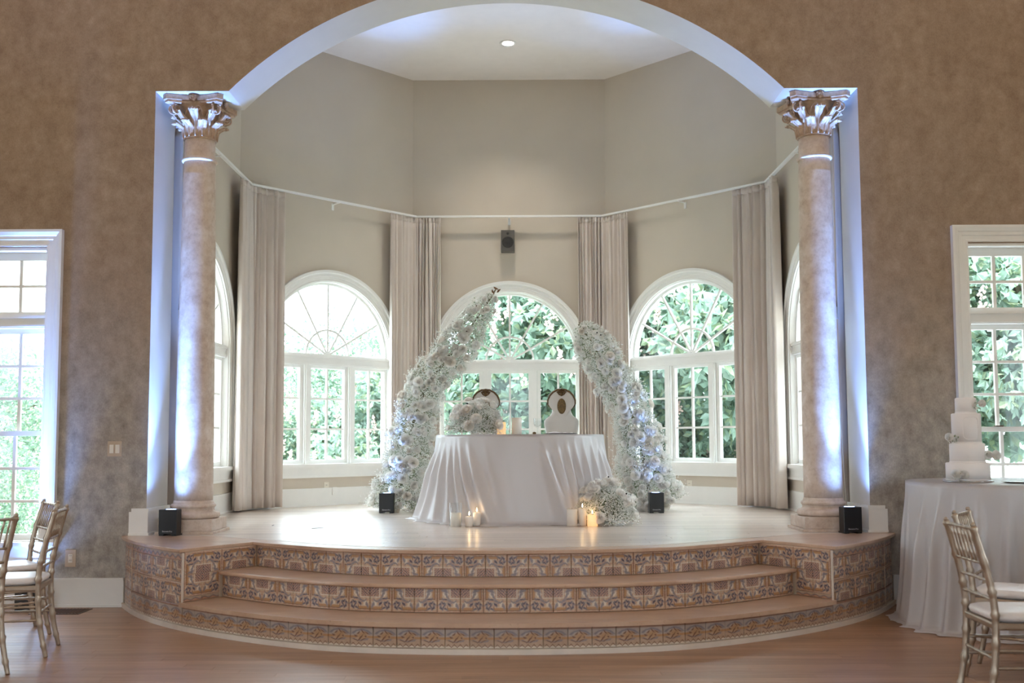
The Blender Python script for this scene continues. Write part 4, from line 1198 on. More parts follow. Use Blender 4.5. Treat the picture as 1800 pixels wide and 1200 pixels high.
def drape(name, c, r, ztop, z0, rb, ridges, label, cat, group=None, seed=1, pool=.09, back=26, mat=None, amp=1.0, edge=.012):
    """round cloth: ridges = (phi_top, phi_bottom, amplitude, width)"""
    rr = random.Random(seed); H = ztop - z0; amp = amp * 1.35
    rid = list(ridges)
    for i in range(back):
        a = PI * .5 + PI * (i + .5) / back + rr.uniform(-.04, .04); rid.append((a, a + rr.uniform(-.05, .05), rr.uniform(.01, .02), rr.uniform(.03, .05)))
    NT = 540; NV = 30
    cuts = []
    P = []
    for i in range(NT):
        ph = 2 * PI * i / NT - PI; col = []
        col.append((0, 0, H)) if False else None
        ux, uy = math.sin(ph), -math.cos(ph)
        pe = pool * (.65 + .5 * noise.noise(Vector((ux * 2.2 + seed, uy * 2.2, 0.3)))) 
        rows = []
        for rt in (.02, .35, .7, .93, .985): rows.append((r * rt, H))
        rows.append((r * 1.0, H - .0015)); rows.append((r + edge * .6, H - .006))
        for j in range(NV + 1):
            t = j / NV; rbv = rb(ph)
            base = r + edge + (rbv - r - edge) * (.55 * t + .45 * t ** 3)
            g = 0
            gt = min(1, max(0, (t - .02) / .5)); gt = gt * gt * (3 - 2 * gt)
            for (a, b_, A, w) in rid:
                pc = a + (b_ - a) * t; d = (ph - pc + PI) % (2 * PI) - PI
                ww = w * (.45 + .55 * t)
                if abs(d) < 4 * ww: g += A * amp * gt * math.exp(-(d / ww) ** 2)
            g += .006 * noise.noise(Vector((ux * 3, uy * 3, t * 2 + seed))) * gt
            rows.append((base + g, (H - .012) * (1 - t) + .014))
            last = base + g
        for q_ in (.25, .5, .8, 1.0):
            cr = .020 * abs(noise.noise(Vector((ux * 9, uy * 9, q_ * 3 + seed))))
            rows.append((last + pe * q_, .013 * (1 - q_) + .004 + cr * (1 - q_ * .7)))
        P.append([(ux * a, uy * a, z) for a, z in rows])
    mb = MB(); mb.quadgrid(P, closeu=True)
    me = mb.mesh(name, mat or m_cloth); fixn(me)
    o = place(name, me, None, (c[0], c[1], z0), label=label, cat=cat, group=group)
    return o
def phis(pt, pb, rb_):
    clampf = lambda q_: max(-.999, min(.999, q_))
    return math.asin(clampf((pt - 914) / (190 * .80))), math.asin(clampf((pb - 914) / (198 * rb_)))
def rbt(ph): return .83 + (.13 * abs(math.sin(ph)) ** 1.4 if abs(ph) < PI / 2 else .13 * abs(math.sin(ph)) ** 4 - .03 * max(0, -math.cos(ph)))
RD = []
for (pt, pb, A, w) in ((771, 716, .05, .05), (777, 735, .045, .045), (784, 758, .045, .05), (793, 782, .04, .05), (800, 808, .045, .05), (807, 832, .045, .05), (822, 858, .055, .07), (850, 878, .02, .07), (880, 900, .008, .08),
                       (946, 1000, .065, .075), (972, 1012, .05, .06), (990, 1026, .045, .055), (1004, 1040, .045, .05), (1020, 1056, .04, .05), (1036, 1072, .04, .045), (1048, 1088, .04, .045), (1055, 1100, .04, .05)):
    a, b_ = phis(pt, pb, .97); RD.append((a, b_, A, w))
drape('tablecloth', (TX, TY), TR, TZ, S, rbt, RD, 'white satin floor-length cloth over the round table on the stage', 'tablecloth', seed=2, pool=.125)

arrangement('flower_arrangement', (-.30, 9.50, TZ), .255, .22, .265, 'round arrangement of white flowers standing on the stage table', 11, 26, 5200)
arrangement('flower_arrangement', (.855, 9.06, S), .27, .24, .315, 'white flower arrangement on the stage floor at the right foot of the table', 12, 34, 6500)

def candle(loc, r, h, label, lit=False, glass=None, wick=True, cat='candle', group=None, flame=True):
    c = empty('candle', loc, label=label, cat=cat, group=group)
    mb = MB(); mb.lathe([(.001, .001), (r, .001), (r, h - .004), (r - .004, h), (r * .6, h - .004), (.001, h - .006)], 24); mb.build('wax', m_waxlit if lit else m_wax, c)
    mb = MB(); mb.tube([(0, 0, h - .006), (0.001, 0, h + .012)], .0012, 5); mb.build('wick', m_darkc, c)
    if flame:
        mb = MB(); mb.lathe([(.0005, h + .008), (.004, h + .014), (.0055, h + .021), (.003, h + .034), (.0004, h + .044)], 10, cap=False); mb.build('flame', m_flame, c)
        lamp('candle_glow', 'POINT', (loc[0], loc[1], loc[2] + h + .05), .05, (1, .6, .28), shadow_soft_size=.015)
    if glass:
        gr, gh = glass; g = empty('candle_glass', loc, label='clear glass cylinder vase around the ' + ('glowing candle beside the table flowers' if loc[2] > 1 else 'unlit candle on the floor'), cat='vase')
        mb = MB(); mb.lathe([(gr, .0), (gr, gh), (gr - .003, gh), (gr - .003, .004)], 32, cap=False); mb.build('wall', m_clear, g)
        mb = MB(); mb.lathe([(.001, .0005), (gr - .003, .0005)], 32, cap=False); mb.build('base', m_clear, g)
    return c
candle((-.068, 9.50, TZ), .042, .118, 'glowing candle in a clear glass beside the table flowers', lit=True, glass=(.082, .30), flame=False)
candle((.075, 9.52, TZ), .047, .160, 'tall unlit white candle standing free on the stage table', flame=False)
candle((-.455, 8.875, S), .046, .120, 'unlit candle in a tall glass on the floor left of the table front', glass=(.055, .205), flame=False)
candle((-.338, 8.86, S), .034, .088, 'lit candle on the floor, the lower front one of the left pair')
candle((-.275, 8.93, S), .034, .115, 'lit candle on the floor, the taller rear one of the left pair')
candle((.548, 8.90, S), .046, .145, 'unlit cream pillar candle on the floor right of the table front', flame=False)
candle((.640, 8.93, S), .036, .148, 'tall lit pillar candle touching the floor flowers on the right')
candle((.722, 8.87, S), .045, .098, 'short glowing orange candle on the floor before the floor flowers', lit=True)

gb = empty('goblet', (.268, 9.45, TZ), label='clear stemmed water goblet on the stage table', cat='glass')
mb = MB(); mb.lathe([(.001, .001), (.036, .002), (.034, .005), (.006, .012), (.005, .055), (.012, .066), (.030, .082), (.038, .105), (.037, .15), (.0385, .152), (.036, .15), (.036, .105), (.028, .085), (.001, .072)], 28, cap=False); mb.build('bowl', m_clear, gb)
mb = MB(); mb.lathe([(.001, .074), (.027, .086), (.0352, .106), (.035, .128), (.001, .128)], 24, cap=False); mb.build('water', m_clear, gb)
ps = empty('place_card_shell', (.235, 9.30, TZ), label='small reddish-brown shell beside the goblet', cat='shell')
mb = MB(); mb.sphere((0, 0, .013), .017, 12, 8, .75); mb.build('shell', m_gold2, ps)
for nm, m_ in (('charger', m_black),):
    ch = empty('charger_plate', (.475, 9.40, TZ), label='thin dark charger plate in front of the right throne chair', cat='plate')
    mb = MB(); mb.lathe([(.001, .001), (.10, .001), (.155, .008), (.157, .011), (.10, .005), (.001, .005)], 40, cap=False); mb.build('rim', m_black, ch)
mb = MB(); G = []
for i in range(15):
    row = []
    for j in range(9):
        x = -.115 + .23 * i / 14; y = -.05 + .1 * j / 8; z = .016 + .010 * abs(math.sin(i * .8)) * math.sin(PI * j / 8) + .014 * math.exp(-((x + .05) / .02) ** 2) * math.sin(PI * j / 8); row.append((x, y, z))
    G.append(row)
mb.quadgrid(G); o = mb.build('napkin', m_cloth, None, (.472, 9.40, TZ - .004)); tag(o, 'folded white napkin lying on the dark charger plate', 'napkin'); so = o.modifiers.new('t', 'SOLIDIFY'); so.thickness = .004

# ------------------------------------------------------------------ throne chairs
HALF = [(0, 1.290), (.045, 1.285), (.09, 1.262), (.125, 1.225), (.147, 1.175), (.147, 1.135), (.130, 1.105), (.106, 1.088), (.100, 1.07), (.105, 1.04), (.125, 1.005), (.165, .975), (.188, .95), (.188, .915), (.178, .86), (.165, .80), (.158, .70), (.165, .60), (.175, .50)]
def throne(x, y, label):
    t = empty('throne_chair', (x, y, S), label=label, cat='chair', group='throne chairs behind the stage table')
    full = HALF + [(-a, b_) for a, b_ in HALF[::-1]][:-1]
    mb = MB(); n = len(full)
    cx_, cz_ = 0, .95
    lv = [(1.0, .03), (1.0, -.02), (.93, -.038), (.7, -.05), (.3, -.056)]
    G = [[(a * k if k < 1 else a, yy, (cz_ + (b_ - cz_) * k) if k < 1 else b_) for (k, yy) in lv] for a, b_ in full]
    b0 = mb.quadgrid(G, closeu=True)
    mb.f.append(tuple(b0 + i * 5 + 4 for i in range(n))); mb.sm.append(True)
    mb.f.append(tuple(b0 + i * 5 for i in range(n))[::-1]); mb.sm.append(False)
    bk = mb.build('backrest', m_uphol, t)
    tl = [(-a, b_) for a, b_ in HALF[:9]][::-1] + HALF[1:9]
    mb = MB(); mb.tube([(a * 1.0, -.022, b_) for a, b_ in tl], [.006 + .006 * math.sin(PI * i / (len(tl) - 1)) ** .5 for i in range(len(tl))], 8); mb.build('carved_rim', m_gold, t)
    mb = MB()
    for k in range(7):
        a = PI * (k + .5) / 7; mb.tube([(0, -.035, 1.245), (.045 * math.cos(a), -.045, 1.255 + .045 * math.sin(a))], [.007, .008], 6)
    mb.sphere((0, -.04, 1.243), .017, 10, 6); mb.tube([(-.05, -.03, 1.262), (-.025, -.04, 1.235), (0, -.042, 1.222), (.025, -.04, 1.235), (.05, -.03, 1.262)], .009, 7)
    mb.build('crest', m_gold, t)
    mb = MB(); mb.lathe([(.046, -.004), (.050, 0), (.047, .006), (.040, .004), (.001, .005)], 28, cap=False); mb.xf(0, Matrix.Translation((0, -.052, 1.105)) @ Matrix.Diagonal((.95, 1, 1.72, 1)) @ Matrix.Rotation(PI / 2, 4, 'X')); mb.build('medallion', m_gold2, t)
    mb = MB(); mb.box(-.27, .27, -.44, .0, .40, .46); o = mb.build('seat_rail', m_gold, t); bevel(o, .012, 2)
    mb = MB(); mb.box(-.255, .255, -.43, -.06, .46, .53); o = mb.build('seat', m_uphol, t); bevel(o, .03, 3)
    for sx in (-1, 1):
        for yy in (-.40, -.02):
            mb = MB(); mb.tube([(sx * .24, yy, .41), (sx * .255, yy - .01, .25), (sx * .235, yy, .08), (sx * .25, yy - .015, .0)], [.03, .024, .016, .02], 8); mb.build('leg', m_gold, t)
    return t
throne(-.256, 11.10, 'white throne chair with gold rim, partly hidden by the table flowers')
throne(.565, 11.10, 'white throne chair with gold rim, fully visible beside the goblet')

# ------------------------------------------------------------------ uplights
BLUE = (0.17, 0.38, 1.0)
m_led = emis('blue_led_lens', (0.35, 0.55, 1.0, 1), 8)
def text_mesh(s, size, m):
    cu = bpy.data.curves.new('print', 'FONT'); cu.body = s; cu.size = size; cu.align_x = 'CENTER'; cu.extrude = .0003
    o = bpy.data.objects.new('t', cu); C.objects.link(o); dg = bpy.context.evaluated_depsgraph_get(); dg.update()
    me = bpy.data.meshes.new_from_object(o.evaluated_get(dg)); bpy.data.objects.remove(o); me.materials.clear(); me.materials.append(m); return me
txt = text_mesh('Element-Pro', .0165, m_logo)
def uplight(x, y, rz, label, energy, w=.15, tilt=(0, 0), onstage=1):
    u = empty('uplight', (x, y, S * onstage), rz, label=label, cat='uplight', group='battery uplights')
    d = .115; h = .205
    pr = [(-w / 2, -d / 2), (w / 2 - .0, -d / 2), (w / 2, d / 2 - .03), (w / 2 - .03, d / 2), (-w / 2 + .03, d / 2), (-w / 2, d / 2 - .03)]
    mb = MB(); mb.prism(pr, .012, h); o = mb.build('housing', m_black, u); bevel(o, .004, 2)
    for sx in (-1, 1):
        mb = MB(); mb.box(sx * (w / 2 - .022) - .02, sx * (w / 2 - .022) + .02, -d / 2 + .004, d / 2 - .01, 0, .013); mb.build('foot', m_black, u)
    mb = MB(); mb.lathe([(.001, h + .0005), (.04, h + .0005)], 24, cap=False); mb.build('lens', m_led, u)
    place('print', txt, u, (0, -d / 2 - .0008, .030), (PI / 2, 0, 0))
    for (e_, cone, tl) in ((.7, 17, .055), (.20, 50, .03), (.012, 130, .0)):
        l = lamp('uplight_beam', 'SPOT', (x + tilt[0], y + .01, S * onstage + h + .012), energy * e_, BLUE, spot_size=R(cone), spot_blend=1.0, shadow_soft_size=.035)
        l.rotation_euler = (PI - tl, 0, 0)
    return u
uplight(-2.668, 8.155, R(-9), 'black box uplight at the foot of the left column', 2300, .150, tilt=(-.02, 0))
uplight(2.690, 8.125, R(9), 'black box uplight at the foot of the right column', 2300, .150, tilt=(.02, 0))
uplight(-3.72, 8.02, R(-6), 'black box uplight on the floor under the left tall window', 1500, .150, onstage=0)
uplight(-1.262, 10.62, R(-3), 'black box uplight in front of the left flower arch', 700, .150)
uplight(1.488, 10.48, R(3), 'black box uplight in front of the right flower arch', 700, .150)

# ------------------------------------------------------------------ chiavari chairs
def bamboo(p0, p1, r, rings, r2=None, seg=10):
    p0, p1 = Vector(p0), Vector(p1); L = (p1 - p0).length; r2 = r2 or r
    st = {0.0: 1.0, 1.0: 1.0}
    for k in range(rings):
        t = (k + .5) / rings; w = .006 / L
        st[t - 2 * w] = 1.0; st[t - w] = 1.22; st[t] = 1.30; st[t + w] = 1.22; st[t + 2 * w] = 1.0
    ts = sorted(st); mb = MB(); mb.tube([p0.lerp(p1, t) for t in ts], [(r + (r2 - r) * t) * st[t] for t in ts], seg); return mb
def make_chair():
    c = empty('chiavari_chair')
    W, D, SH, HT = .185, .185, .43, .885                 # half width, half depth, seat height, back height; faces +x
    for s_ in (-1, 1):
        bamboo((D, s_ * W, SH), (D + .01, s_ * (W + .005), 0), .0155, 4, .0115).build('leg', m_champ, c)
        mb = MB(); pts = [(-D - .055, s_ * (W + .004), 0), (-D - .015, s_ * W, .2), (-D, s_ * W, SH), (-D - .02, s_ * (W - .002), .62), (-D - .085, s_ * (W - .006), HT - .01)]
        fine = []; rad = []
        for i in range(49):
            t = i / 48 * 4; k = min(int(t), 3); f_ = t - k
            a = [Vector(q_) for q_ in (pts[max(k - 1, 0)], pts[k], pts[k + 1], pts[min(k + 2, 4)])]
            f2, f3 = f_ * f_, f_ ** 3
            p = .5 * ((2 * a[1]) + (a[2] - a[0]) * f_ + (2 * a[0] - 5 * a[1] + 4 * a[2] - a[3]) * f2 + (3 * a[1] - a[0] - 3 * a[2] + a[3]) * f3)
            fine.append(p); rad.append((.0125 + .004 * min(1, t)) * (1.35 if i % 7 == 5 else 1.0) * (1 if t < 3 else 1 - .12 * (t - 3)))
        mb.tube(fine, rad, 10); tip = fine[-1]; mb.sphere((tip.x, tip.y, tip.z + .006), .0125, 10, 6); mb.build('leg', m_champ, c)
    mb = MB(); mb.prism([(-D - .012, -W - .012), (D + .02, -W - .016), (D + .02, W + .016), (-D - .012, W + .012)], SH - .035, SH - .002); o = mb.build('seat_frame', m_champ, c); bevel(o, .008, 2)
    G = []
    mb = MB()
    for (k, z) in ((.90, SH - .002), (1.0, SH + .006), (1.03, SH + .020), (1.0, SH + .034), (.86, SH + .043), (.5, SH + .048), (.02, SH + .049)):
        row = []
        for i in range(32):
            a = 2 * PI * i / 32; e = .38
            x = abs(math.cos(a)) ** e * (1 if math.cos(a) > 0 else -1) * (D + .012) * k; y = abs(math.sin(a)) ** e * (1 if math.sin(a) > 0 else -1) * (W + .004) * k; row.append((x + .006, y, z))
        G.append(row)
    mb.quadgrid(G, closev=True); mb.build('cushion', m_cushion, c)
    def back(z):
        t = (z - .62) / (HT - .63); return -D - .02 - .065 * max(0, t) if z > .62 else -D - .02 * (z - SH) / (.62 - SH)
    for z in (HT - .022, .70, .62, .535):
        bamboo((back(z), -W + .004, z), (back(z), W - .004, z), .0085 if z > .8 else .0075, 5 if z < .8 else 6).build('rail', m_champ, c)
    for i in range(7):
        y = -W + (i + 1) * 2 * W / 8; bamboo((back(.70), y, .70), (back(HT - .022), y, HT - .022), .0055, 2, seg=8).build('spindle', m_champ, c)
    for s_ in (-1, 1):
        for z in (.30, .22): bamboo((-D - .01, s_ * W, z), (D, s_ * (W + .002), z), .0075, 4, seg=8).build('stretcher', m_champ, c)
    for z in (.32, .24): bamboo((D + .002, -W, z), (D + .002, W, z), .0075, 4, seg=8).build('stretcher', m_champ, c)
    bamboo((-D - .008, -W, .26), (-D - .008, W, .26), .0075, 4, seg=8).build('stretcher', m_champ, c)
    return c
ch0 = make_chair(); used = [0]
def chair(px, py, qx, qy, label, group):
    """rear feet at p (nearer the camera) and q; the seat lies to the side given by the facing"""
    c = ch0 if not used[0] else copy_tree(ch0); used[0] = 1
    m_ = Vector(((px + qx) / 2, (py + qy) / 2)); d = Vector((qx - px, qy - py)).normalized(); n = Vector((d.y, -d.x))
    if group == 'left': n = -n
    c.location = (m_.x + n.x * .235, m_.y + n.y * .235, 0); c.rotation_euler = (0, 0, math.atan2(n.y, n.x))
    return tag(c, label, 'chair', 'champagne ballroom chairs on the %s' % group)
chair(-2.78, 6.26, -2.87, 6.64, 'champagne bamboo-style chair, the front one of the two overlapping at the left', 'left')
chair(-3.08, 6.99, -3.34, 7.32, 'champagne bamboo-style chair nearest the left wall, behind another chair', 'left')
chair(-2.86, 5.43, -2.78, 5.81, 'champagne bamboo-style chair cut off by the left edge of the picture', 'left')
chair(2.245, 4.85, 2.27, 5.23, 'champagne bamboo-style chair in front of the cake table, the nearer whole one', 'right')
chair(2.50, 5.67, 2.73, 6.00, 'champagne bamboo-style chair tucked behind the nearest right chair', 'right')
chair(3.26, 6.32, 3.60, 6.50, 'champagne bamboo-style chair at the right edge, the farther one by the cake table', 'right')
chair(2.44, 4.16, 2.33, 4.52, 'champagne bamboo-style chair at the right edge, nearest to the viewer', 'right')

# guest table on the right
gt = empty('guest_table', (3.70, 5.14, 0), label='round guest table at the right edge, under a white cloth', cat='table')
mb = MB(); mb.lathe([(.01, .725), (.82, .725), (.82, .748), (.01, .748)], 40); mb.build('tabletop', m_branch, gt)
for k in range(4):
    a = PI / 4 + k * PI / 2; mb = MB(); mb.tube([(.5 * math.cos(a), .5 * math.sin(a), 0), (.4 * math.cos(a), .4 * math.sin(a), .725)], .018, 8); mb.build('leg', m_speakerd, gt)
def rr_ridges(n, seed, A=(.03, .06), w=(.04, .06)):
    r_ = random.Random(seed); return [(-PI / 2 + PI * (i + .5) / n, -PI / 2 + PI * (i + .5) / n + r_.uniform(-.06, .06), r_.uniform(*A), r_.uniform(*w)) for i in range(n)]
drape('tablecloth', (3.70, 5.14), .83, .757, 0, lambda p: .875, rr_ridges(15, 4), 'white cloth on the guest table at the right edge', 'tablecloth', seed=5, pool=.04, back=14)
arrangement('flower_arrangement', (2.97, 5.34, .757), .085, .085, .085, 'small white posy on the guest table at the right edge', 15, 8, 500, flo=.0045, rsz=(.022, .03), full=True)

# ------------------------------------------------------------------ cake table and cake
KX, KY, KR, KZ = 3.635, 7.29, .750, .985
ct = empty('cake_table', (KX, KY, 0), label='tall round table by the right window carrying the cake', cat='table')
mb = MB(); mb.lathe([(.01, KZ - .035), (KR - .01, KZ - .035), (KR - .006, KZ - .02), (KR - .01, KZ - .008), (.01, KZ - .008)], 40); mb.build('tabletop', m_branch, ct)
for k in range(4):
    a = PI / 4 + k * PI / 2; mb = MB(); mb.tube([(.5 * math.cos(a), .5 * math.sin(a), 0), (.4 * math.cos(a), .4 * math.sin(a), KZ - .035)], .018, 8); mb.build('leg', m_speakerd, ct)
drape('tablecloth', (KX, KY), KR, KZ, 0, lambda p: .80 + .05 * abs(math.sin(p)) ** 2 - .045 * max(0, -math.cos(p)), [(-1.35, -1.40, .05, .05), (-1.15, -1.2, .06, .06), (-.98, -1.02, .05, .05), (-.80, -.72, .055, .06), (-.55, -.58, .03, .06), (-.35, -.36, .02, .06), (-.12, -.10, .045, .05), (.08, .12, .03, .05), (.3, .33, .045, .05), (.5, .5, .03, .05), (.75, .8, .04, .05), (1.0, 1.0, .04, .05), (1.3, 1.3, .04, .05)],
      'white satin cloth reaching the floor on the cake table', 'tablecloth', seed=7, pool=.085, back=14)
ck = empty('wedding_cake', (3.262, 7.28, KZ), label='four-tier white wedding cake with small clusters of white flowers', cat='cake')
mb = MB(); mb.lathe([(.001, .001), (.165, .001), (.168, .006), (.165, .011), (.001, .011)], 40); mb.build('cake_board', m_silver, ck)
zz = .011
tiers = [(.146, .125), (.117, .135), (.098, .212), (.070, .110)]
for i, (r, h) in enumerate(tiers):
    mb = MB(); mb.lathe([(.001, zz), (r, zz), (r, zz + h - .006), (r - .006, zz + h), (.001, zz + h)], 48); mb.lathe([(r + .001, zz), (r + .004, zz + .004), (r + .001, zz + .010)], 48, cap=False)
    tmesh = mb.build('tier', m_fond, ck)
    if i == 2:
        mb = MB(); pts = []
        for k in range(41):
            t = 2 * PI * k / 40; u_ = .55 * math.copysign(abs(math.cos(t)) ** .45, math.cos(t)); v_ = .078 * math.copysign(abs(math.sin(t)) ** .45, math.sin(t))
            a = -PI / 2 - .1 + u_; pts.append(((r + .001) * math.cos(a), (r + .001) * math.sin(a), zz + h / 2 + v_))
        mb.tube(pts, .0022, 6); mb.build('piped_frame', m_fond, tmesh)
    zz += h
def cakeflowers(x, y, z, spots, n, seed):
    rs = np.random.default_rng(seed); rr = random.Random(seed)
    nn = n; v = rs.normal(size=(nn, 3)); v /= np.linalg.norm(v, axis=1)[:, None]
    P = np.array([x, y, z]) + v * np.array([.045, .022, .032]) * rs.uniform(.4, 1.1, nn)[:, None]
    P[:, 2] = np.maximum(P[:, 2], .006)
    gyp('babys_breath', np.tile([x, y, z], (nn, 1)), v, P, .0035, rs, ck, leaves=12)
    for (dx, dz, s_) in spots: put_flower(rr.choice([1, 3]), Vector((x + dx, y - .012, max(z + dz, s_ * .9 + .006))), Vector((dx * 4, -1, .25)), s_, ck, rr)
cakeflowers(-.115, -.115, .055, [(-.028, .0, .040), (.030, -.004, .034)], 110, 1)
cakeflowers(.112, -.07, .185, [(.045, .0, .040), (.0, .006, .026)], 150, 2)
cakeflowers(-.105, -.04, .300, [(-.045, .012, .034)], 150, 3)
cakeflowers(.050, -.075, .535, [(.022, .012, .032)], 110, 4)
sv = empty('serving_plate', (3.50, 7.02, KZ), label='small silver plate lying on the cake table right of the cake', cat='plate')
mb = MB(); mb.lathe([(.001, .001), (.075, .001), (.115, .009), (.117, .012), (.075, .005), (.001, .005)], 40, cap=False); mb.build('dish', m_silver, sv)
sv2 = empty('serving_plate', (3.70, 6.98, KZ), label='silver plate under a folded napkin near the right edge of the cake table', cat='plate')
mb = MB(); mb.lathe([(.001, .001), (.085, .001), (.125, .010), (.127, .013), (.085, .005), (.001, .005)], 40, cap=False); mb.build('dish', m_silver, sv2)
fg = MB(); G = [[(-.10 + .2 * i / 10, -.05 + .10 * j / 5, .020 + .006 * math.sin(i) + .010 * math.sin(PI * i / 10)) for j in range(6)] for i in range(11)]
fg.quadgrid(G); o = fg.build('napkin', m_cloth, None, (3.70, 6.98, KZ), (0, 0, -.3)); tag(o, 'folded white napkin on the silver plate near the right picture edge', 'napkin'); so = o.modifiers.new('t', 'SOLIDIFY'); so.thickness = .010
ks = empty('cake_server', (3.60, 6.90, KZ), R(20), label='cake knife with a pale handle lying across the silver plates', cat='knife')
mb = MB(); mb.prism([(-.17, -.002), (-.15, -.014), (.0, -.014), (.0, .012), (-.12, .012)], .016, .018); mb.build('blade', m_silver, ks)
mb = MB(); mb.tube([(0, 0, .017), (.05, 0, .020), (.13, 0, .024)], [.008, .011, .009], 8); mb.build('handle', m_fond, ks)

# ------------------------------------------------------------------ garden
def leafmat(name, col, tr_col, tfac=.45, var=.5):
    m, nt, b, out = newmat(name)
    n = tex(nt, 1.1, 3); n2 = tex(nt, 9, 2)
    lo = tuple(c * (1 - var * .55) for c in col[:3]) + (1,); hi = tuple(min(1, c * (1 + var * .6)) for c in col[:3]) + (1,)
    X.nt = nt
    cc = mixc(nt, .5, ramp(nt, n.outputs[0], [(0.3, lo), (0.7, hi)]), ramp(nt, n2.outputs[0], [(0.3, lo), (0.7, hi)]))
    nt.links.new(cc, b.inputs['Base Color']); b.inputs['Roughness'].default_value = .45
    t = nt.nodes.new('ShaderNodeBsdfTranslucent'); nt.links.new(mixc(nt, 1.0, cc, tr_col, 'MULTIPLY'), t.inputs[0])
    mx = nt.nodes.new('ShaderNodeMixShader'); mx.inputs[0].default_value = tfac
    nt.links.new(b.outputs[0], mx.inputs[1]); nt.links.new(t.outputs[0], mx.inputs[2]); nt.links.new(mx.outputs[0], out.inputs[0]); return m
m_leaf = leafmat('broad_green_leaf', srgb(136, 156, 144), (1.1, 1.18, 1.05, 1))  # green paled and greyed in the leaf colour to stand in for haze
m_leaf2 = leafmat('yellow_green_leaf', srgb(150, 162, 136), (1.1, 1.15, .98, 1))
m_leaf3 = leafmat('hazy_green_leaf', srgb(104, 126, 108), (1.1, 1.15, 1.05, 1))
m_bloss = petalmat('pink_blossom', srgb(232, 206, 200), .35)
mb = MB(); mb.box(-60, 60, YB + 4.6, 80, -.5, -.35); o = mb.build('ground', m_lawn, kind='structure')
mb = MB(); mb.box(-60, 60, -40, HX1 - .3, -.5, -.35); mb.box(-60, -HX0 - .3, HX1 - .3, YB + 4.6, -.5, -.35); mb.box(HX0 + .3, 60, HX1 - .3, YB + 4.6, -.5, -.35); mb.build('ground', m_lawn, kind='structure')
def crown_mesh(seed, n, leaf, mats, clumps=34, flat=.85, palm=True):
    rs = np.random.default_rng(seed)
    cc = rs.normal(size=(clumps, 3)); cc /= np.linalg.norm(cc, axis=1)[:, None]; cc *= rs.uniform(.35, .95, clumps)[:, None]; cc[:, 2] *= flat
    k = rs.integers(0, clumps, n); d = rs.normal(size=(n, 3)); d /= np.linalg.norm(d, axis=1)[:, None]
    cen = cc[k] + d * rs.uniform(.12, .34, n)[:, None]
    m_ = 4 if palm else 1
    if palm:                                      # compound leaf: leaflets fanning from one point
        dirs = rs.normal(size=(n, 3)) * .6 + d; dirs[:, 2] -= .7; dirs /= np.linalg.norm(dirs, axis=1)[:, None]
        cen = np.repeat(cen, m_, 0); d0 = np.repeat(dirs, m_, 0) + rs.normal(size=(n * m_, 3)) * .55
    else: d0 = rs.normal(size=(n, 3)) + d * .4
    d0 /= np.linalg.norm(d0, axis=1)[:, None]; N = len(cen)
    e = np.cross(d0, rs.normal(size=(N, 3))); e /= np.linalg.norm(e, axis=1)[:, None]; nn = np.cross(d0, e)
    L = leaf * rs.uniform(.7, 1.3, N)[:, None]
    V = np.stack([cen, cen + d0 * L * .55 + e * L * .26 + nn * L * .05, cen + d0 * L - nn * L * .10, cen + d0 * L * .55 - e * L * .26 + nn * L * .05], 1).reshape(-1, 3)
    q_ = np.arange(N) * 4; F = np.concatenate([np.stack([q_, q_ + 1, q_ + 2], 1), np.stack([q_, q_ + 2, q_ + 3], 1)])
    mi = np.tile((rs.random(N) < .22).astype(int), 2)
    return npmesh('crown', V, F, mats, midx=mi)
def blossom_mesh(seed, n=26):
    rs = np.random.default_rng(seed); V = []; F = []
    for k in range(n):
        d = rs.normal(size=3); d /= np.linalg.norm(d); d[1] = -abs(d[1]); c = d * rs.uniform(.92, 1.12)
        ax_ = np.array([rs.normal() * .2, -.2, 1.0]); ax_ /= np.linalg.norm(ax_)
        for j in range(34):
            t = rs.random(); p = c + ax_ * t * .15 + rs.normal(size=3) * .020 * (1 - t * .7); s_ = .010
            b0 = len(V); V += [tuple(p + v * s_) for v in ICO_V]; F += [tuple(b0 + i for i in f) for f in ICO_F]
    return npmesh('blossom', V, F, m_bloss)
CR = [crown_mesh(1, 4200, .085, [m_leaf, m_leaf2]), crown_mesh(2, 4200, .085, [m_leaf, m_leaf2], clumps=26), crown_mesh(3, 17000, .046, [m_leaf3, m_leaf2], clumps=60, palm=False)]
BL = [blossom_mesh(1), blossom_mesh(2)]
mb = MB(); mb.tube([(0, 0, -1), (.03, 0, -.5), (0, .02, 0), (.03, 0, .4)], [.07, .06, .045, .02], 8)
for (x, y, z) in ((.5, .1, .3), (-.45, -.2, .35), (.2, .5, .45), (-.2, -.45, .2), (-.1, .3, .6)): mb.tube([(0, 0, -.35), (x * .5, y * .5, z * .3), (x, y, z)], [.035, .025, .01], 6)
TR_M = mb.mesh('trunk', m_bark)
def tree(x, y, z, s_, kind, label, bl=None, rz=None, group=None, name='tree', sz=None):
    t = empty(name, (x, y, -.35), label=label, cat='tree' if name == 'tree' else 'shrub', group=group)
    place('crown', CR[kind], t, (0, 0, z + .35), (0, 0, rz if rz is not None else random.uniform(0, 6)), (s_, s_, sz or s_), kind='stuff')
    h = (z + .35)
    place('trunk', TR_M, t, (0, 0, h), scale=(s_, s_, h if h > .5 else .5))
    if bl is not None: place('blossom', BL[bl], t, (0, 0, z + .35), scale=(s_ * .95,) * 3, kind='stuff')
g1 = 'pink flowering trees behind the bay'; g2 = 'low shrubs beyond the bay'; g3 = 'hazy trees far behind the left windows'; g4 = 'trees outside the right tall window'
tree(1.3, 17.6, 3.3, 2.3, 0, 'broad-leaved tree with pink blossom filling the middle window, upper part', 0, 1, g1)
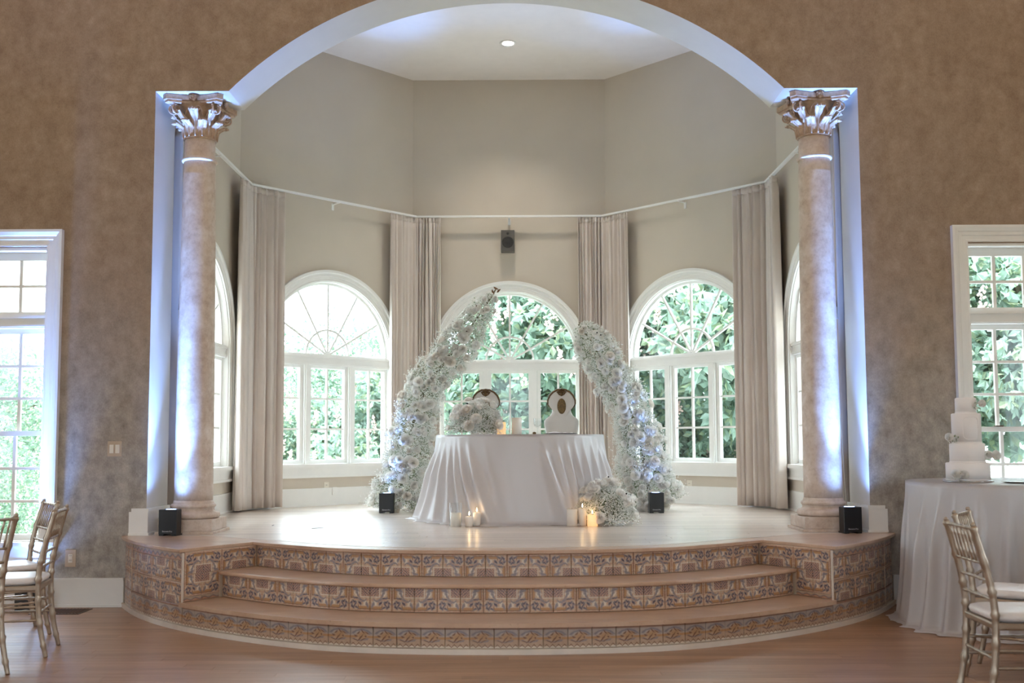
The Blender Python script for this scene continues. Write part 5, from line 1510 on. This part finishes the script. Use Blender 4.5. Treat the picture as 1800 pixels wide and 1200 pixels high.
tree(4.4, 17.0, 3.4, 2.6, 1, 'broad-leaved tree with pink blossom behind the right diagonal window', 1, 2, g1)
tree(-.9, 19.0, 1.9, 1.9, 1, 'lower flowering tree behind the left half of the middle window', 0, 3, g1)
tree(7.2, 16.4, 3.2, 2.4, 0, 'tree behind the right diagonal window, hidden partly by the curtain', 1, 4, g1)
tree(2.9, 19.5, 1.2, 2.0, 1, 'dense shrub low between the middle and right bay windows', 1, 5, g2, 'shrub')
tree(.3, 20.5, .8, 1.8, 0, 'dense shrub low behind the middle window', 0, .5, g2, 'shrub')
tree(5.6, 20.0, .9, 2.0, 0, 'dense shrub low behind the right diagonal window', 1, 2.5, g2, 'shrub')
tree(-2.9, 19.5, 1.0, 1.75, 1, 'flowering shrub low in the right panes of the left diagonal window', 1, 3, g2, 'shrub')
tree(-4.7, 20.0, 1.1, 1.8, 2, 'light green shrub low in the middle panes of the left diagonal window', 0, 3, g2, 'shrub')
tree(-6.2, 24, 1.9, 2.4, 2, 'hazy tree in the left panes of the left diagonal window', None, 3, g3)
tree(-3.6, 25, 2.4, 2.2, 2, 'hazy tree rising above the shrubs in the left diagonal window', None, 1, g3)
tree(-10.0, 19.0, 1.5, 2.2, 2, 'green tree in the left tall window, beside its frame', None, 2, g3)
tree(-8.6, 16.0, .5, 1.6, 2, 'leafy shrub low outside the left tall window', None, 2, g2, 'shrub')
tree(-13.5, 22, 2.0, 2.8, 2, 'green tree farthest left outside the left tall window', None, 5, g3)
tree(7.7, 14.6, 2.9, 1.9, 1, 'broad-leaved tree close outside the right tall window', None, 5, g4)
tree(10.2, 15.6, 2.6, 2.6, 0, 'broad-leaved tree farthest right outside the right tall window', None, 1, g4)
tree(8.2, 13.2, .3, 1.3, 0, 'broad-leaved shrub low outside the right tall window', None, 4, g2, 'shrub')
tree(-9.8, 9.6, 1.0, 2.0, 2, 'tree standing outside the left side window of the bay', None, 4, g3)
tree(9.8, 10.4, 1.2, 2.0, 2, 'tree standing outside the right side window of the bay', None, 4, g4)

# small bits lying on the stage floor, and the loose cable by the right column
for k, (x, y, r_, L, lb) in enumerate(((-1.62, 8.75, .3, .05, 'thin dark twig lying on the bright patch of the stage floor'), (-2.07, 9.05, 1.2, .012, 'tiny dark leaf fragment on the stage floor, left of the twig'))):
    tw = MB(); tw.tube([(-L, 0, .003), (0, .004, .003), (L, -.002, .007)], .0022, 5); o = tw.build('twig', m_darkc, None, (x, y, S), (0, 0, r_)); tag(o, lb, 'twig')
cb = empty('cable', (2.80, 8.60, S), label='pair of thin white cables hanging down the curtain beside the right column', cat='cable')
for dx in (0, .022):
    mb = MB(); mb.tube([(dx * .8 - .04, .0, 1.55), (dx - .03, -.0, 1.0), (dx - .015, 0, .5), (dx, -.01, .12), (dx + .02, -.05, .006)], .0035, 6); mb.build('strand', m_plate, cb)
